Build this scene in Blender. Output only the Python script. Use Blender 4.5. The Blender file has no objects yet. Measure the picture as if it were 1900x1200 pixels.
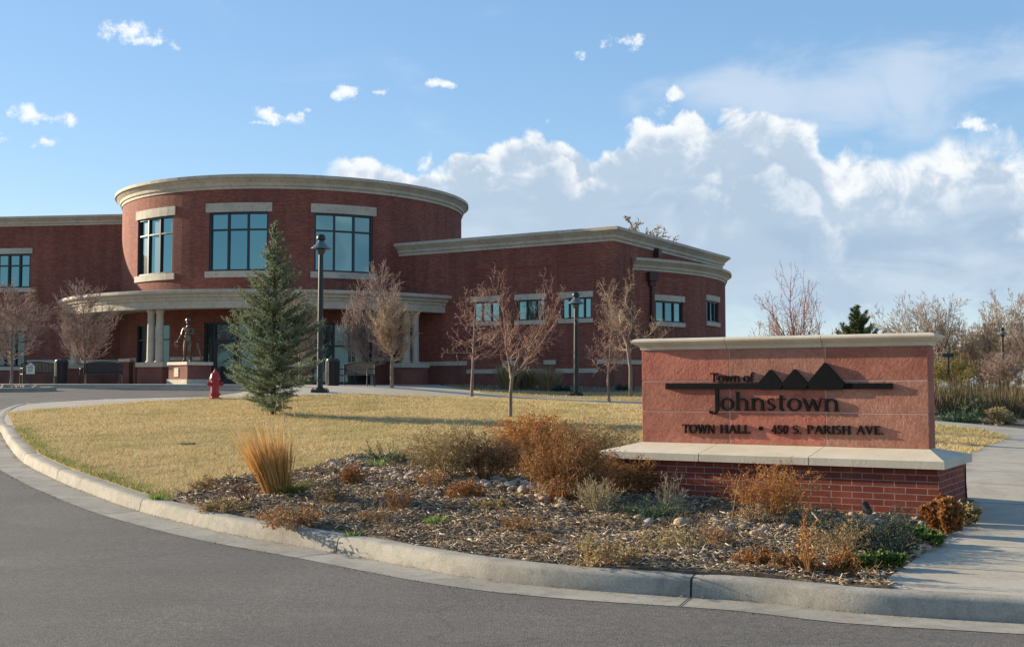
import bpy, bmesh, math, random
import numpy as np
from mathutils import Vector
from mathutils.geometry import delaunay_2d_cdt
R = math.radians
sc = bpy.context.scene
C = sc.collection

# ---------------------------------------------------------------- camera, sun, sky, exposure
EYE, F, HZ = 1.65, 2200.0, 718.0
PITCH = math.atan((HZ - 600) / F)
cam = bpy.data.cameras.new('camera'); cam_o = bpy.data.objects.new('camera', cam); C.objects.link(cam_o)
cam.sensor_width = 36; cam.lens = 36 * F / 1900; cam.clip_end = 6000; cam.clip_start = .1
cam_o.location = (0, 0, EYE); cam_o.rotation_euler = (R(90) + PITCH, 0, 0)
sc.camera = cam_o
SUN_EL = R(15.5)
SD = Vector((-.912, .410, 0)).normalized()            # towards the sun, on the ground
SUN = Vector((SD.x * math.cos(SUN_EL), SD.y * math.cos(SUN_EL), math.sin(SUN_EL)))
sl = bpy.data.lights.new('sun', 'SUN'); sl.energy = 5.0; sl.angle = R(.5); sl.color = (1, .86, .66)
so = bpy.data.objects.new('sun', sl); C.objects.link(so)
so.rotation_euler = (-SUN).to_track_quat('-Z', 'Y').to_euler()
sc.view_settings.view_transform = 'Standard'; sc.view_settings.look = 'None'
sc.view_settings.exposure = 1.08; sc.view_settings.gamma = 1
sc.cycles.max_bounces = 6; sc.cycles.diffuse_bounces = 3; sc.cycles.transparent_max_bounces = 8

def build_world():
    w = bpy.data.worlds.new('World'); sc.world = w; w.use_nodes = True
    nt = w.node_tree; N = nt.nodes; L = nt.links; N.clear()
    def mth(op, a, b=None, c=None, clamp=False):
        n = N.new('ShaderNodeMath'); n.operation = op; n.use_clamp = clamp
        for i, x in enumerate((a, b, c)):
            if x is None: continue
            if isinstance(x, (int, float)): n.inputs[i].default_value = x
            else: L.new(x, n.inputs[i])
        return n.outputs[0]
    def mix(f, a, b):
        n = N.new('ShaderNodeMix'); n.data_type = 'RGBA'
        for s, x in ((n.inputs[0], f), (n.inputs[6], a), (n.inputs[7], b)):
            if isinstance(x, tuple): s.default_value = x + (1,)
            elif isinstance(x, (int, float)): s.default_value = x
            else: L.new(x, s)
        return n.outputs[2]
    def sstep(x, lo, hi):
        n = N.new('ShaderNodeMapRange'); n.interpolation_type = 'SMOOTHSTEP'
        L.new(x, n.inputs[0]); n.inputs[1].default_value = lo; n.inputs[2].default_value = hi
        return n.outputs[0]
    sky = N.new('ShaderNodeTexSky'); sky.sky_type = 'NISHITA'; sky.sun_disc = False
    sky.sun_elevation = SUN_EL; sky.sun_rotation = math.atan2(SD.x, SD.y)
    sky.altitude = 1500; sky.air_density = 1.0; sky.dust_density = .4; sky.ozone_density = 2.0
    tc = N.new('ShaderNodeTexCoord'); sep = N.new('ShaderNodeSeparateXYZ'); L.new(tc.outputs['Generated'], sep.inputs[0])
    az = mth('ARCTAN2', sep.outputs[0], sep.outputs[1]); el = mth('ARCSINE', sep.outputs[2])
    def comb(x, y, z=0.0):
        n = N.new('ShaderNodeCombineXYZ')
        for i, q in enumerate((x, y, z)):
            if isinstance(q, (int, float)): n.inputs[i].default_value = q
            else: L.new(q, n.inputs[i])
        return n.outputs[0]
    v = comb(az, el)
    def noise(scale, detail, rough=.55, dist=0.0, sy=1.0, off=0.0):
        vv = v if sy == 1 and not off else comb(mth('ADD', az, off), mth('MULTIPLY', el, sy))
        n = N.new('ShaderNodeTexNoise'); n.noise_dimensions = '2D'; L.new(vv, n.inputs['Vector'])
        n.inputs['Scale'].default_value = scale; n.inputs['Detail'].default_value = detail
        n.inputs['Roughness'].default_value = rough; n.inputs['Distortion'].default_value = dist
        return mth('SUBTRACT', n.outputs['Fac'], .5)
    def AE(px, py):
        u = (px - 950) / F; wv = (600 - py) / F
        Y = math.cos(PITCH) - wv * math.sin(PITCH); Z = math.sin(PITCH) + wv * math.cos(PITCH)
        return math.atan2(u, Y), math.atan2(Z, math.hypot(u, Y))
    # billows: voronoi lobes broken up by noise
    vn = N.new('ShaderNodeTexVoronoi'); vn.voronoi_dimensions = '2D'; vn.feature = 'SMOOTH_F1'; vn.inputs['Scale'].default_value = 34
    nw = noise(26, 3); vv = comb(mth('ADD', az, mth('MULTIPLY', nw, .02)), mth('ADD', el, mth('MULTIPLY', noise(31, 3, off=3.3), .02)))
    L.new(vv, vn.inputs['Vector']); vn.inputs['Smoothness'].default_value = .35
    lobes = mth('SUBTRACT', .42, vn.outputs['Distance'])
    n_big = noise(9, 8, .6, .2); n_fine = noise(38, 9, .62)
    # the top line of the cumulus bank, as a curve over azimuth
    pts = [(520, 345), (600, 318), (650, 298), (760, 304), (860, 282), (950, 262), (1010, 232), (1075, 268), (1130, 268), (1170, 236),
           (1300, 218), (1400, 204), (1500, 226), (1530, 268), (1565, 290), (1640, 272), (1750, 262), (1810, 230), (1900, 248), (2100, 260)]
    a0, a1 = AE(500, 400)[0], AE(2120, 400)[0]; e0, e1 = R(3), R(15)
    fc = N.new('ShaderNodeFloatCurve'); cv = fc.mapping.curves[0]
    pp = [((AE(x, y)[0] - a0) / (a1 - a0), (AE(x, y)[1] - e0) / (e1 - e0)) for x, y in pts]
    cv.points[0].location = (0, pp[0][1] - .1); cv.points[1].location = (1, pp[-1][1])
    for q in pp: cv.points.new(*q)
    fc.mapping.update()
    tt = N.new('ShaderNodeMapRange'); L.new(az, tt.inputs[0]); tt.inputs[1].default_value = a0; tt.inputs[2].default_value = a1
    L.new(tt.outputs[0], fc.inputs['Value'])
    top = mth('ADD', mth('MULTIPLY', fc.outputs[0], e1 - e0), e0)
    left = sstep(az, AE(585, 400)[0], AE(650, 400)[0])
    n_mid = noise(17, 7, .6, .4, 1.25, 4.4); n_edge = noise(70, 5, .6, 0, 1, 6.1)
    soft = sstep(az, AE(1420, 300)[0], AE(1660, 300)[0])                 # softer towards the right
    def heap(k, drop, n_off, amp, hi, lo, thick, gap, edge):
        """one row of cumulus heaps: its own top line, bright rim, grey belly"""
        nn = noise(8.5, 4, .5, 0, .35, n_off); nf = noise(27, 8, .6, .3, 1.1, n_off + 2)
        d = mth('ADD', mth('SUBTRACT', mth('SUBTRACT', top, R(drop)), el), mth('ADD', mth('MULTIPLY', nn, amp), mth('ADD', mth('MULTIPLY', lobes, .026), mth('ADD', mth('MULTIPLY', nf, .034), mth('MULTIPLY', n_edge, .010)))))
        d = mth('MULTIPLY', d, mth('SUBTRACT', 1.0, mth('MULTIPLY', soft, .62)))
        m = mth('MULTIPLY', sstep(d, -.001, edge), left)
        if gap is not None: m = mth('MULTIPLY', m, sstep(mth('ADD', noise(6, 4, .5, .3, 1.0, n_off + 7), mth('MULTIPLY', n_mid, .5)), gap, gap + .14))
        sh = sstep(mth('ADD', d, mth('ADD', mth('MULTIPLY', nf, -.09), mth('MULTIPLY', n_mid, .07))), .001, thick)
        return m, mix(sh, hi, lo)
    rows = [heap(0, 0, 0.0, .012, (4.65, 4.75, 4.82), (2.45, 3.02, 3.7), .030, None, .008), heap(1, 1.25, 3.7, .035, (4.4, 4.55, 4.7), (2.3, 2.9, 3.6), .024, -.03, .005),
            heap(2, 2.5, 9.2, .04, (3.8, 4.15, 4.5), (2.2, 2.82, 3.52), .028, .0, .008), heap(3, 4.0, 14.1, .05, (3.2, 3.7, 4.2), (2.3, 2.9, 3.6), .04, .02, .02)]
    under = sstep(mth('SUBTRACT', top, el), .03, .075)                    # the flat blue grey belly of the bank
    # a thin streaky lower deck
    deck = sstep(mth('ADD', noise(4.5, 7, .58, .3, 4.2, 5.1), mth('MULTIPLY', n_mid, .25)), -.10, .22)
    belly = mix(mth('MULTIPLY', deck, .8), (1.95, 2.62, 3.4), (3.05, 3.6, 4.15))
    low = sstep(mth('ADD', el, mth('ADD', mth('MULTIPLY', n_big, .05), mth('MULTIPLY', n_mid, .03))), R(2.3), R(5.2))
    bellym = mth('MULTIPLY', mth('MULTIPLY', under, left), mth('ADD', .10, mth('MULTIPLY', low, .84)))
    # a thin veil above the bank
    def ell(px, py, rx, ry):
        a, e = AE(px, py)
        x = mth('DIVIDE', mth('SUBTRACT', az, a), rx / F); y = mth('DIVIDE', mth('SUBTRACT', el, e), ry / F)
        return mth('SUBTRACT', 1.0, mth('SQRT', mth('ADD', mth('MULTIPLY', x, x), mth('MULTIPLY', y, y))))
    n_veil = noise(11, 7, .55, .4, 1.6, 2.2)
    veil = sstep(mth('ADD', mth('MAXIMUM', ell(1420, 175, 270, 80), ell(1600, 170, 330, 110)), mth('MULTIPLY', n_veil, 1.7)), -.02, .85)
    veil = mth('MULTIPLY', veil, .80)
    # stray small clouds
    small = None
    for px, py, rx, ry in ((252, 58, 62, 20), (280, 76, 48, 16), (60, 215, 105, 20), (18, 260, 55, 22), (88, 262, 34, 11), (536, 218, 62, 18),
                           (646, 168, 30, 18), (700, 172, 26, 9), (1158, 74, 78, 20), (1070, 98, 22, 14), (1240, 175, 26, 24), (1700, 530, 60, 14), (1885, 530, 60, 20),
                           (835, 156, 26, 10), (478, 228, 22, 7), (575, 205, 18, 9), (1790, 235, 60, 14), (1600, 565, 30, 10)):
        q = ell(px, py, rx, ry); small = q if small is None else mth('MAXIMUM', small, q)
    small = sstep(mth('ADD', mth('SUBTRACT', small, .08), mth('ADD', mth('MULTIPLY', n_fine, 4.2), mth('ADD', mth('MULTIPLY', lobes, .9), mth('MULTIPLY', n_edge, .9)))), .22, 1.15)
    small = mth('MULTIPLY', small, .9)
    wisp = mth('MULTIPLY', sstep(noise(5, 7, .6, .5, 2.6, 8.8), .05, .38), .16)
    # colour of clear air: the Nishita sky, a little richer
    hs = N.new('ShaderNodeHueSaturation'); hs.inputs['Saturation'].default_value = SKY_SAT; hs.inputs['Value'].default_value = SKY_VAL
    hs.inputs['Hue'].default_value = .508
    gm = N.new('ShaderNodeGamma'); gm.inputs[1].default_value = SKY_GAM; L.new(sky.outputs[0], gm.inputs[0]); L.new(gm.outputs[0], hs.inputs['Color'])
    air = mix(mth('MULTIPLY', sstep(el, R(6), R(-.5)), .75), hs.outputs[0], (3.0, 3.65, 4.3))
    col = mix(wisp, air, (4.6, 4.8, 5.0))
    col = mix(veil, col, (3.0, 3.55, 4.25))
    col = mix(small, col, (4.8, 4.9, 5.0))
    for k, (m_, c_) in enumerate(rows):
        if k == 1: col = mix(bellym, col, belly)
        col = mix(mth('MULTIPLY', m_, mth('ADD', .06, mth('MULTIPLY', low, (.90, .84, .74, .55)[k]))), col, c_)
    bg = N.new('ShaderNodeBackground'); bg.inputs[1].default_value = .1
    L.new(col, bg.inputs[0]); out = N.new('ShaderNodeOutputWorld'); L.new(bg.outputs[0], out.inputs[0])
SKY_SAT, SKY_VAL, SKY_GAM = 1.75, 2.12, .45
build_world()

# ---------------------------------------------------------------- helpers
def tag(o, label=None, cat=None, group=None, kind=None):
    if label: o['label'] = label
    if cat: o['category'] = cat
    if group: o['group'] = group
    if kind: o['kind'] = kind
    return o
def empty(name, loc=(0, 0, 0), rz=0.0):
    o = bpy.data.objects.new(name, None); C.objects.link(o); o.location = loc; o.rotation_euler = (0, 0, rz)
    o.empty_display_size = .2
    return o
def link(name, me, m, parent=None, smooth=False):
    if m is not None: me.materials.append(m)
    if smooth: me.polygons.foreach_set('use_smooth', np.ones(len(me.polygons), bool))
    o = bpy.data.objects.new(name, me); C.objects.link(o)
    if parent: o.parent = parent
    return o
def np_mesh(name, V, Fc, m, parent=None, smooth=False, uv=None):
    V = np.asarray(V, np.float32).reshape(-1, 3); Fc = np.asarray(Fc, np.int32); n, k = Fc.shape
    me = bpy.data.meshes.new(name); me.vertices.add(len(V)); me.vertices.foreach_set('co', V.ravel())
    me.loops.add(n * k); me.loops.foreach_set('vertex_index', Fc.ravel())
    me.polygons.add(n); me.polygons.foreach_set('loop_start', np.arange(0, n * k, k, dtype=np.int32))
    me.polygons.foreach_set('loop_total', np.full(n, k, np.int32))
    me.update(calc_edges=True)
    if uv is not None:
        l = me.uv_layers.new(name='uv'); l.data.foreach_set('uv', np.asarray(uv, np.float32)[Fc.ravel()].ravel())
    return link(name, me, m, parent, smooth)
class MB:
    def __init__(s): s.v = []; s.f = []; s.uv = {}
    def add(s, vs, fs):
        b = len(s.v); s.v += [tuple(p) for p in vs]; s.f += [tuple(i + b for i in q) for q in fs]; return s
    def box(s, x0, x1, y0, y1, z0, z1):
        return s.add([(x, y, z) for z in (z0, z1) for y in (y0, y1) for x in (x0, x1)],
                     [(0, 2, 3, 1), (4, 5, 7, 6), (0, 1, 5, 4), (2, 6, 7, 3), (0, 4, 6, 2), (1, 3, 7, 5)])
    def bevbox(s, x0, x1, y0, y1, z0, z1, b=.01):
        rings = []
        for z, i in ((z0, b), (z0 + b, 0), (z1 - b, 0), (z1, b)):
            xa, xb, ya, yb = x0 + i, x1 - i, y0 + i, y1 - i
            rings.append([(xa + b, ya, z), (xb - b, ya, z), (xb, ya + b, z), (xb, yb - b, z), (xb - b, yb, z), (xa + b, yb, z), (xa, yb - b, z), (xa, ya + b, z)])
        return s.rings(rings, True)
    def rings(s, rings, cap=True, close=True):
        n = len(rings[0]); b = len(s.v)
        for r in rings: s.v += [tuple(p) for p in r]
        for i in range(len(rings) - 1):
            for j in range(n if close else n - 1):
                k = (j + 1) % n
                s.f.append((b + i * n + j, b + i * n + k, b + (i + 1) * n + k, b + (i + 1) * n + j))
        if cap:
            s.f.append(tuple(b + j for j in range(n))[::-1]); s.f.append(tuple(b + (len(rings) - 1) * n + j for j in range(n)))
        return s
    def lathe(s, prof, n=20, cx=0, cy=0, cap=True):
        return s.rings([[(cx + r * math.cos(2 * math.pi * j / n), cy + r * math.sin(2 * math.pi * j / n), z) for j in range(n)] for r, z in prof], cap)
    def tube(s, pts, r, n=8, cap=True):
        pts = [Vector(p) for p in pts]; rs = r if isinstance(r, (list, tuple)) else [r] * len(pts); out = []
        for i, p in enumerate(pts):
            t = (pts[min(i + 1, len(pts) - 1)] - pts[max(i - 1, 0)]).normalized()
            a = Vector((0, 0, 1)) if abs(t.z) < .9 else Vector((1, 0, 0))
            u = t.cross(a).normalized(); w = u.cross(t)
            out.append([p + (u * math.cos(2 * math.pi * j / n) + w * math.sin(2 * math.pi * j / n)) * rs[i] for j in range(n)])
        return s.rings(out, cap)
    def build(s, name, m, parent=None, smooth=False):
        me = bpy.data.meshes.new(name); me.from_pydata(s.v, [], s.f); me.update()
        bm = bmesh.new(); bm.from_mesh(me); bmesh.ops.recalc_face_normals(bm, faces=bm.faces); bm.to_mesh(me); bm.free()
        o = link(name, me, m, parent, False)
        if smooth:
            me.polygons.foreach_set('use_smooth', np.ones(len(me.polygons), bool))
            me.set_sharp_from_angle(angle=R(38))
        return o
def tubes(seg, sides=3):
    """seg: array (n,8) p0,p1,r0,r1 -> verts, faces"""
    seg = np.asarray(seg, float); p0, p1, r0, r1 = seg[:, :3], seg[:, 3:6], seg[:, 6], seg[:, 7]
    t = p1 - p0; t /= np.linalg.norm(t, axis=1)[:, None] + 1e-9
    a = np.where((np.abs(t[:, 2]) < .9)[:, None], np.array([0, 0, 1.]), np.array([1., 0, 0]))
    u = np.cross(t, a); u /= np.linalg.norm(u, axis=1)[:, None]; w = np.cross(u, t)
    n = len(seg); V = np.empty((n, 2, sides, 3))
    for j in range(sides):
        q = 2 * math.pi * j / sides; off = u * math.cos(q) + w * math.sin(q)
        V[:, 0, j] = p0 + off * r0[:, None]; V[:, 1, j] = p1 + off * r1[:, None]
    b = (np.arange(n) * 2 * sides)[:, None]; Fs = []
    for j in range(sides):
        k = (j + 1) % sides
        Fs.append(np.hstack([b + j, b + k, b + sides + k, b + sides + j]))
    return V.reshape(-1, 3), np.stack(Fs, 1).reshape(-1, 4)

def ray(px, py):
    u = (px - 950) / F; w = (600 - py) / F
    Y = math.cos(PITCH) - w * math.sin(PITCH); Z = math.sin(PITCH) + w * math.cos(PITCH)
    return u / Y, Z / Y                       # per metre of depth
def at(px, py, d):
    x, z = ray(px, py); return Vector((x * d, d, EYE + z * d))

# ---------------------------------------------------------------- terrain
def _base(y):                                  # smooth ramp that levels out at the plaza
    t = np.asarray(y, float) - 10.0
    r = .0225 * (t + np.sqrt(t * t + 5))
    return 1.64 - np.logaddexp(0, (1.64 - r) * 14) / 14
ctl = []
def cp(x, y, z): ctl.append((x, y, z - .15 - float(_base(y))))
def cpx(px, py, d): p = at(px, py, d); cp(p.x, p.y, p.z)
cpx(595, 727, 38); cpx(947, 773, 29); cpx(875, 736, 41); cpx(727, 720, 44); cpx(1068, 734, 47); cpx(1130, 747, 40); cpx(1170, 734, 46)
cpx(1187, 755, 33); cp(4.6, 52.5, 1.62); cpx(1790, 843, 20); cpx(1877, 810, 25); cpx(1730, 787, 27.5); cpx(1850, 791, 29)
cp(16, 40, 1.0); cp(25, 60, 1.1)
for x, y in ((-20, 50), (-12, 46), (-28, 45), (-12, 28), (-8, 20), (-4, 12), (0, 9.5), (3.5, 8), (-5.8, 28.8), (-8.5, 36),
             (0, 20), (6, 16), (-60, 60), (0, 110), (-60, 0), (0, -20), (60, -20), (-4, 24), (-60, 150), (-12, 62), (0, 62)): ctl.append((x, y, 0))
for x, y in ((70, 30), (70, 150)): ctl.append((x, y, -.5))
for x, y, z in ((4.7, 13, -.10), (4.0, 13.0, -.10), (3, 13.5, -.09), (2, 13.9, -.08), (5.0, 13.5, -.10), (1.3, 14.6, -.06)): ctl.append((x, y, z))
_c = np.array(ctl)
def _tps(d): return np.where(d > 1e-9, d * d * np.log(d + 1e-12), 0)
_n = len(_c); _A = np.zeros((_n + 3, _n + 3))
_A[:_n, :_n] = _tps(np.hypot(_c[:, None, 0] - _c[None, :, 0], _c[:, None, 1] - _c[None, :, 1])) + np.eye(_n) * 1.5
_A[:_n, _n] = _A[_n, :_n] = 1; _A[:_n, _n + 1] = _A[_n + 1, :_n] = _c[:, 0]; _A[:_n, _n + 2] = _A[_n + 2, :_n] = _c[:, 1]
_w = np.linalg.solve(_A, np.concatenate([_c[:, 2], [0, 0, 0]]))
def G(x, y):
    """level of the road surface"""
    x = np.atleast_1d(np.asarray(x, float)); y = np.atleast_1d(np.asarray(y, float)); o = np.empty(len(x))
    for i in range(0, len(x), 20000):
        a, b = np.clip(x[i:i + 20000], -70, 75), np.clip(y[i:i + 20000], -25, 155)
        o[i:i + 20000] = _base(y[i:i + 20000]) + _tps(np.hypot(a[:, None] - _c[None, :, 0], b[:, None] - _c[None, :, 1])) @ _w[:_n] + _w[_n] + _w[_n + 1] * a + _w[_n + 2] * b
    return o
def top(x, y): return float(G(x, y)[0]) + .15
def hit(px, py, off=.15, dmax=58):
    x, z = ray(px, py); d = np.arange(5, dmax, .05)
    below = (EYE + z * d) < G(x * d, d) + off
    i = int(np.argmax(below)) if below.any() else len(d) - 1
    lo, hi = d[max(i - 1, 0)], d[i]
    for _ in range(12):
        m = (lo + hi) / 2
        if EYE + z * m < float(G(x * m, m)[0]) + off: hi = m
        else: lo = m
    return Vector((x * hi, hi, EYE + z * hi))
def gp(px, d):
    """a point standing on the grade at a picture column and a depth"""
    x = (px - 950) / F * d / 1.0014; return Vector((x, d, top(x, d)))
def hits(L, off=.15): return [tuple(hit(x, y, off))[:2] for x, y in L]
def smooth_path(P, step=.25):
    P = [np.array(p, float) for p in P]; out = []
    for i in range(len(P) - 1):
        a, b, c, d = P[max(i - 1, 0)], P[i], P[i + 1], P[min(i + 2, len(P) - 1)]
        n = max(2, int(np.linalg.norm(c - b) / step))
        for k in range(n):
            t = k / n
            out.append(.5 * ((2 * b) + (c - a) * t + (2 * a - 5 * b + 4 * c - d) * t * t + (3 * b - a - 3 * c + d) * t ** 3))
    out.append(P[-1]); return np.array(out)
def inside(P, poly):
    x, y = P[:, 0], P[:, 1]; r = np.zeros(len(P), bool); n = len(poly)
    for i in range(n):
        (xa, ya), (xb, yb) = poly[i], poly[(i + 1) % n]
        if ya == yb: continue
        r ^= ((ya > y) != (yb > y)) & (x < (xb - xa) * (y - ya) / (yb - ya) + xa)
    return r
def densify(poly, step):
    out = []
    for i in range(len(poly)):
        a, b = np.array(poly[i]), np.array(poly[(i + 1) % len(poly)]); n = max(1, int(np.linalg.norm(b - a) / step))
        out += [tuple(a + (b - a) * k / n) for k in range(n)]
    return out
def sheet(name, poly, off, m, res=.5, skirt=.3, bumpf=None):
    poly = densify([tuple(map(float, p[:2])) for p in poly], res)
    # drop near-coincident points
    pl = [poly[0]]
    for p in poly[1:]:
        if math.dist(p, pl[-1]) > 1e-3: pl.append(p)
    if math.dist(pl[0], pl[-1]) < 1e-3: pl.pop()
    A = np.array(pl); lo, hi = A.min(0), A.max(0)
    gx, gy = np.meshgrid(np.arange(lo[0], hi[0], res), np.arange(lo[1], hi[1], res))
    gx = gx + (np.arange(gx.shape[0]) % 2)[:, None] * res * .5
    Q = np.stack([gx.ravel(), gy.ravel()], 1); Q = Q[inside(Q, pl)]
    n = len(pl); pts = [Vector(p) for p in pl] + [Vector(q) for q in Q]
    v, e, f, *_ = delaunay_2d_cdt(pts, [], [list(range(n))], 1, 1e-5)
    V = np.array([tuple(q) for q in v]); z = G(V[:, 0], V[:, 1]) + off
    if bumpf is not None: z = z + bumpf(V[:, 0], V[:, 1])
    V = np.column_stack([V, z]); fs = [tuple(q) for q in f]; vs = [tuple(q) for q in V]
    if skirt:
        cnt = {}
        for q in fs:
            for i in range(len(q)):
                k = (q[i], q[(i + 1) % len(q)]); cnt[k] = 1
        low = {}
        def lw(i):
            if i not in low: low[i] = len(vs); vs.append((vs[i][0], vs[i][1], vs[i][2] - skirt))
            return low[i]
        for (a, b) in list(cnt):
            if (b, a) not in cnt: fs.append((b, a, lw(a), lw(b)))
    me = bpy.data.meshes.new(name); me.from_pydata(vs, [], fs); me.update()
    o = link(name, me, m); tag(o, kind='structure'); return o

# ---------------------------------------------------------------- materials
def newmat(name):
    m = bpy.data.materials.new(name); m.use_nodes = True; nt = m.node_tree; b = nt.nodes['Principled BSDF']; return m, nt.nodes, nt.links, b
def setc(s, c): s.default_value = tuple(c) + (1,)
def ramp(N, L, fac, stops):
    r = N.new('ShaderNodeValToRGB'); L.new(fac, r.inputs[0]); e = r.color_ramp.elements
    while len(e) < len(stops): e.new(.5)
    for q, (p, c) in zip(e, stops): q.position = p; q.color = (tuple(c) + (1,)) if not isinstance(c, (int, float)) else (c, c, c, 1)
    return r.outputs[0]
def mixc(N, L, f, a, b, mode='MIX'):
    n = N.new('ShaderNodeMix'); n.data_type = 'RGBA'; n.blend_type = mode
    for s, x in ((n.inputs[0], f), (n.inputs[6], a), (n.inputs[7], b)):
        if isinstance(x, (tuple, list)): s.default_value = tuple(x) + (1,)
        elif isinstance(x, (int, float)): s.default_value = x
        else: L.new(x, s)
    return n.outputs[2]
def noise(N, L, vec, scale, detail=5, rough=.6, dist=0):
    n = N.new('ShaderNodeTexNoise'); n.inputs['Scale'].default_value = scale; n.inputs['Detail'].default_value = detail
    n.inputs['Roughness'].default_value = rough; n.inputs['Distortion'].default_value = dist
    if vec is not None: L.new(vec, n.inputs['Vector'])
    return n.outputs['Fac']
def obj_co(N, L, scale=(1, 1, 1)):
    t = N.new('ShaderNodeTexCoord'); mp = N.new('ShaderNodeMapping'); mp.inputs['Scale'].default_value = scale
    L.new(t.outputs['Object'], mp.inputs[0]); return mp.outputs[0]
def bump(N, L, b, h, strength, dist):
    n = N.new('ShaderNodeBump'); n.inputs['Strength'].default_value = strength; n.inputs['Distance'].default_value = dist
    L.new(h, n.inputs['Height']); L.new(n.outputs[0], b.inputs['Normal'])
def mat(name, c1, c2=None, scale=3, rough=.8, spec=.3, metal=0, bmp=0, bscale=40, lo=.35, hi=.65, speck=None, stretch=(1, 1, 1)):
    m, N, L, b = newmat(name); v = obj_co(N, L, stretch)
    col = ramp(N, L, noise(N, L, v, scale), [(lo, c1), (hi, c2 or c1)])
    if speck:                                   # (scale, colour, threshold, amount)
        s = ramp(N, L, noise(N, L, v, speck[0], 2), [(speck[2], 0.0), (speck[2] + .06, speck[3])]); col = mixc(N, L, s, col, speck[1])
    L.new(col, b.inputs['Base Color']); b.inputs['Roughness'].default_value = rough; b.inputs['Metallic'].default_value = metal
    b.inputs['Specular IOR Level'].default_value = spec
    if bmp: bump(N, L, b, noise(N, L, v, bscale, 6), bmp, .02)
    return m
def island(name, cols, rough=.8, spec=.2, big=None, trans=0):
    """colour varies from piece to piece of the mesh; big = (scale, colour, lo, hi) adds wide drifts of another colour"""
    m, N, L, b = newmat(name); g = N.new('ShaderNodeNewGeometry')
    k = len(cols); col = ramp(N, L, g.outputs['Random Per Island'], [(i / max(1, k - 1), c) for i, c in enumerate(cols)])
    if big:
        v = obj_co(N, L); f = ramp(N, L, noise(N, L, v, big[0], 4), [(big[2], 0.0), (big[3], 1.0)])
        f2 = N.new('ShaderNodeMath'); f2.operation = 'MULTIPLY'; f2.inputs[1].default_value = big[4] if len(big) > 4 else .8; L.new(f, f2.inputs[0])
        col = mixc(N, L, f2.outputs[0], col, big[1])
    L.new(col, b.inputs['Base Color']); b.inputs['Roughness'].default_value = rough; b.inputs['Specular IOR Level'].default_value = spec
    if trans:
        t = N.new('ShaderNodeBsdfTranslucent'); L.new(col, t.inputs[0]); x = N.new('ShaderNodeMixShader'); x.inputs[0].default_value = trans
        L.new(b.outputs[0], x.inputs[1]); L.new(t.outputs[0], x.inputs[2]); L.new(x.outputs[0], N['Material Output'].inputs[0])
    return m
def brick(name, c1, c2, mortar, w=.203, h=.0677, ms=.006, dark=None):
    m, N, L, b = newmat(name); t = N.new('ShaderNodeUVMap'); n = N.new('ShaderNodeTexBrick'); L.new(t.outputs[0], n.inputs['Vector'])
    n.inputs['Scale'].default_value = 1; n.inputs['Brick Width'].default_value = w; n.inputs['Row Height'].default_value = h
    n.inputs['Mortar Size'].default_value = ms; n.inputs['Mortar Smooth'].default_value = .1; n.inputs['Bias'].default_value = -.2
    setc(n.inputs['Color1'], c1); setc(n.inputs['Color2'], c2); setc(n.inputs['Mortar'], mortar)
    v = obj_co(N, L); f = ramp(N, L, noise(N, L, v, .35, 4), [(.3, (.76, .76, .76)), (.7, (1.15, 1.15, 1.15))])
    col = mixc(N, L, 1.0, n.outputs['Color'], f, 'MULTIPLY')
    st = ramp(N, L, noise(N, L, obj_co(N, L, (1.6, 1.6, .12)), 1.5, 5, .6), [(.35, (.84, .83, .82)), (.65, (1.08, 1.07, 1.06))]); col = mixc(N, L, 1.0, col, st, 'MULTIPLY')
    f2 = ramp(N, L, noise(N, L, v, 30, 3), [(.3, (.85, .85, .85)), (.7, (1.1, 1.1, 1.1))]); col = mixc(N, L, 1.0, col, f2, 'MULTIPLY')
    L.new(col, b.inputs['Base Color']); b.inputs['Roughness'].default_value = .85; b.inputs['Specular IOR Level'].default_value = .2
    inv = N.new('ShaderNodeMath'); inv.operation = 'SUBTRACT'; inv.inputs[0].default_value = 1; L.new(n.outputs['Fac'], inv.inputs[1])
    bump(N, L, b, inv.outputs[0], .5, .006)
    return m
def glass(name, tint, dark, refl):
    m, N, L, b = newmat(name); setc(b.inputs['Base Color'], dark); b.inputs['Roughness'].default_value = .4
    g = N.new('ShaderNodeBsdfGlossy'); setc(g.inputs['Color'], tint); g.inputs['Roughness'].default_value = .02
    v = obj_co(N, L); bp = N.new('ShaderNodeBump'); bp.inputs['Strength'].default_value = .012; bp.inputs['Distance'].default_value = .3
    L.new(noise(N, L, v, .5, 1), bp.inputs['Height']); L.new(bp.outputs[0], g.inputs['Normal'])
    x = N.new('ShaderNodeMixShader'); x.inputs[0].default_value = refl; L.new(b.outputs[0], x.inputs[1]); L.new(g.outputs[0], x.inputs[2])
    L.new(x.outputs[0], N['Material Output'].inputs[0]); return m
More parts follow.
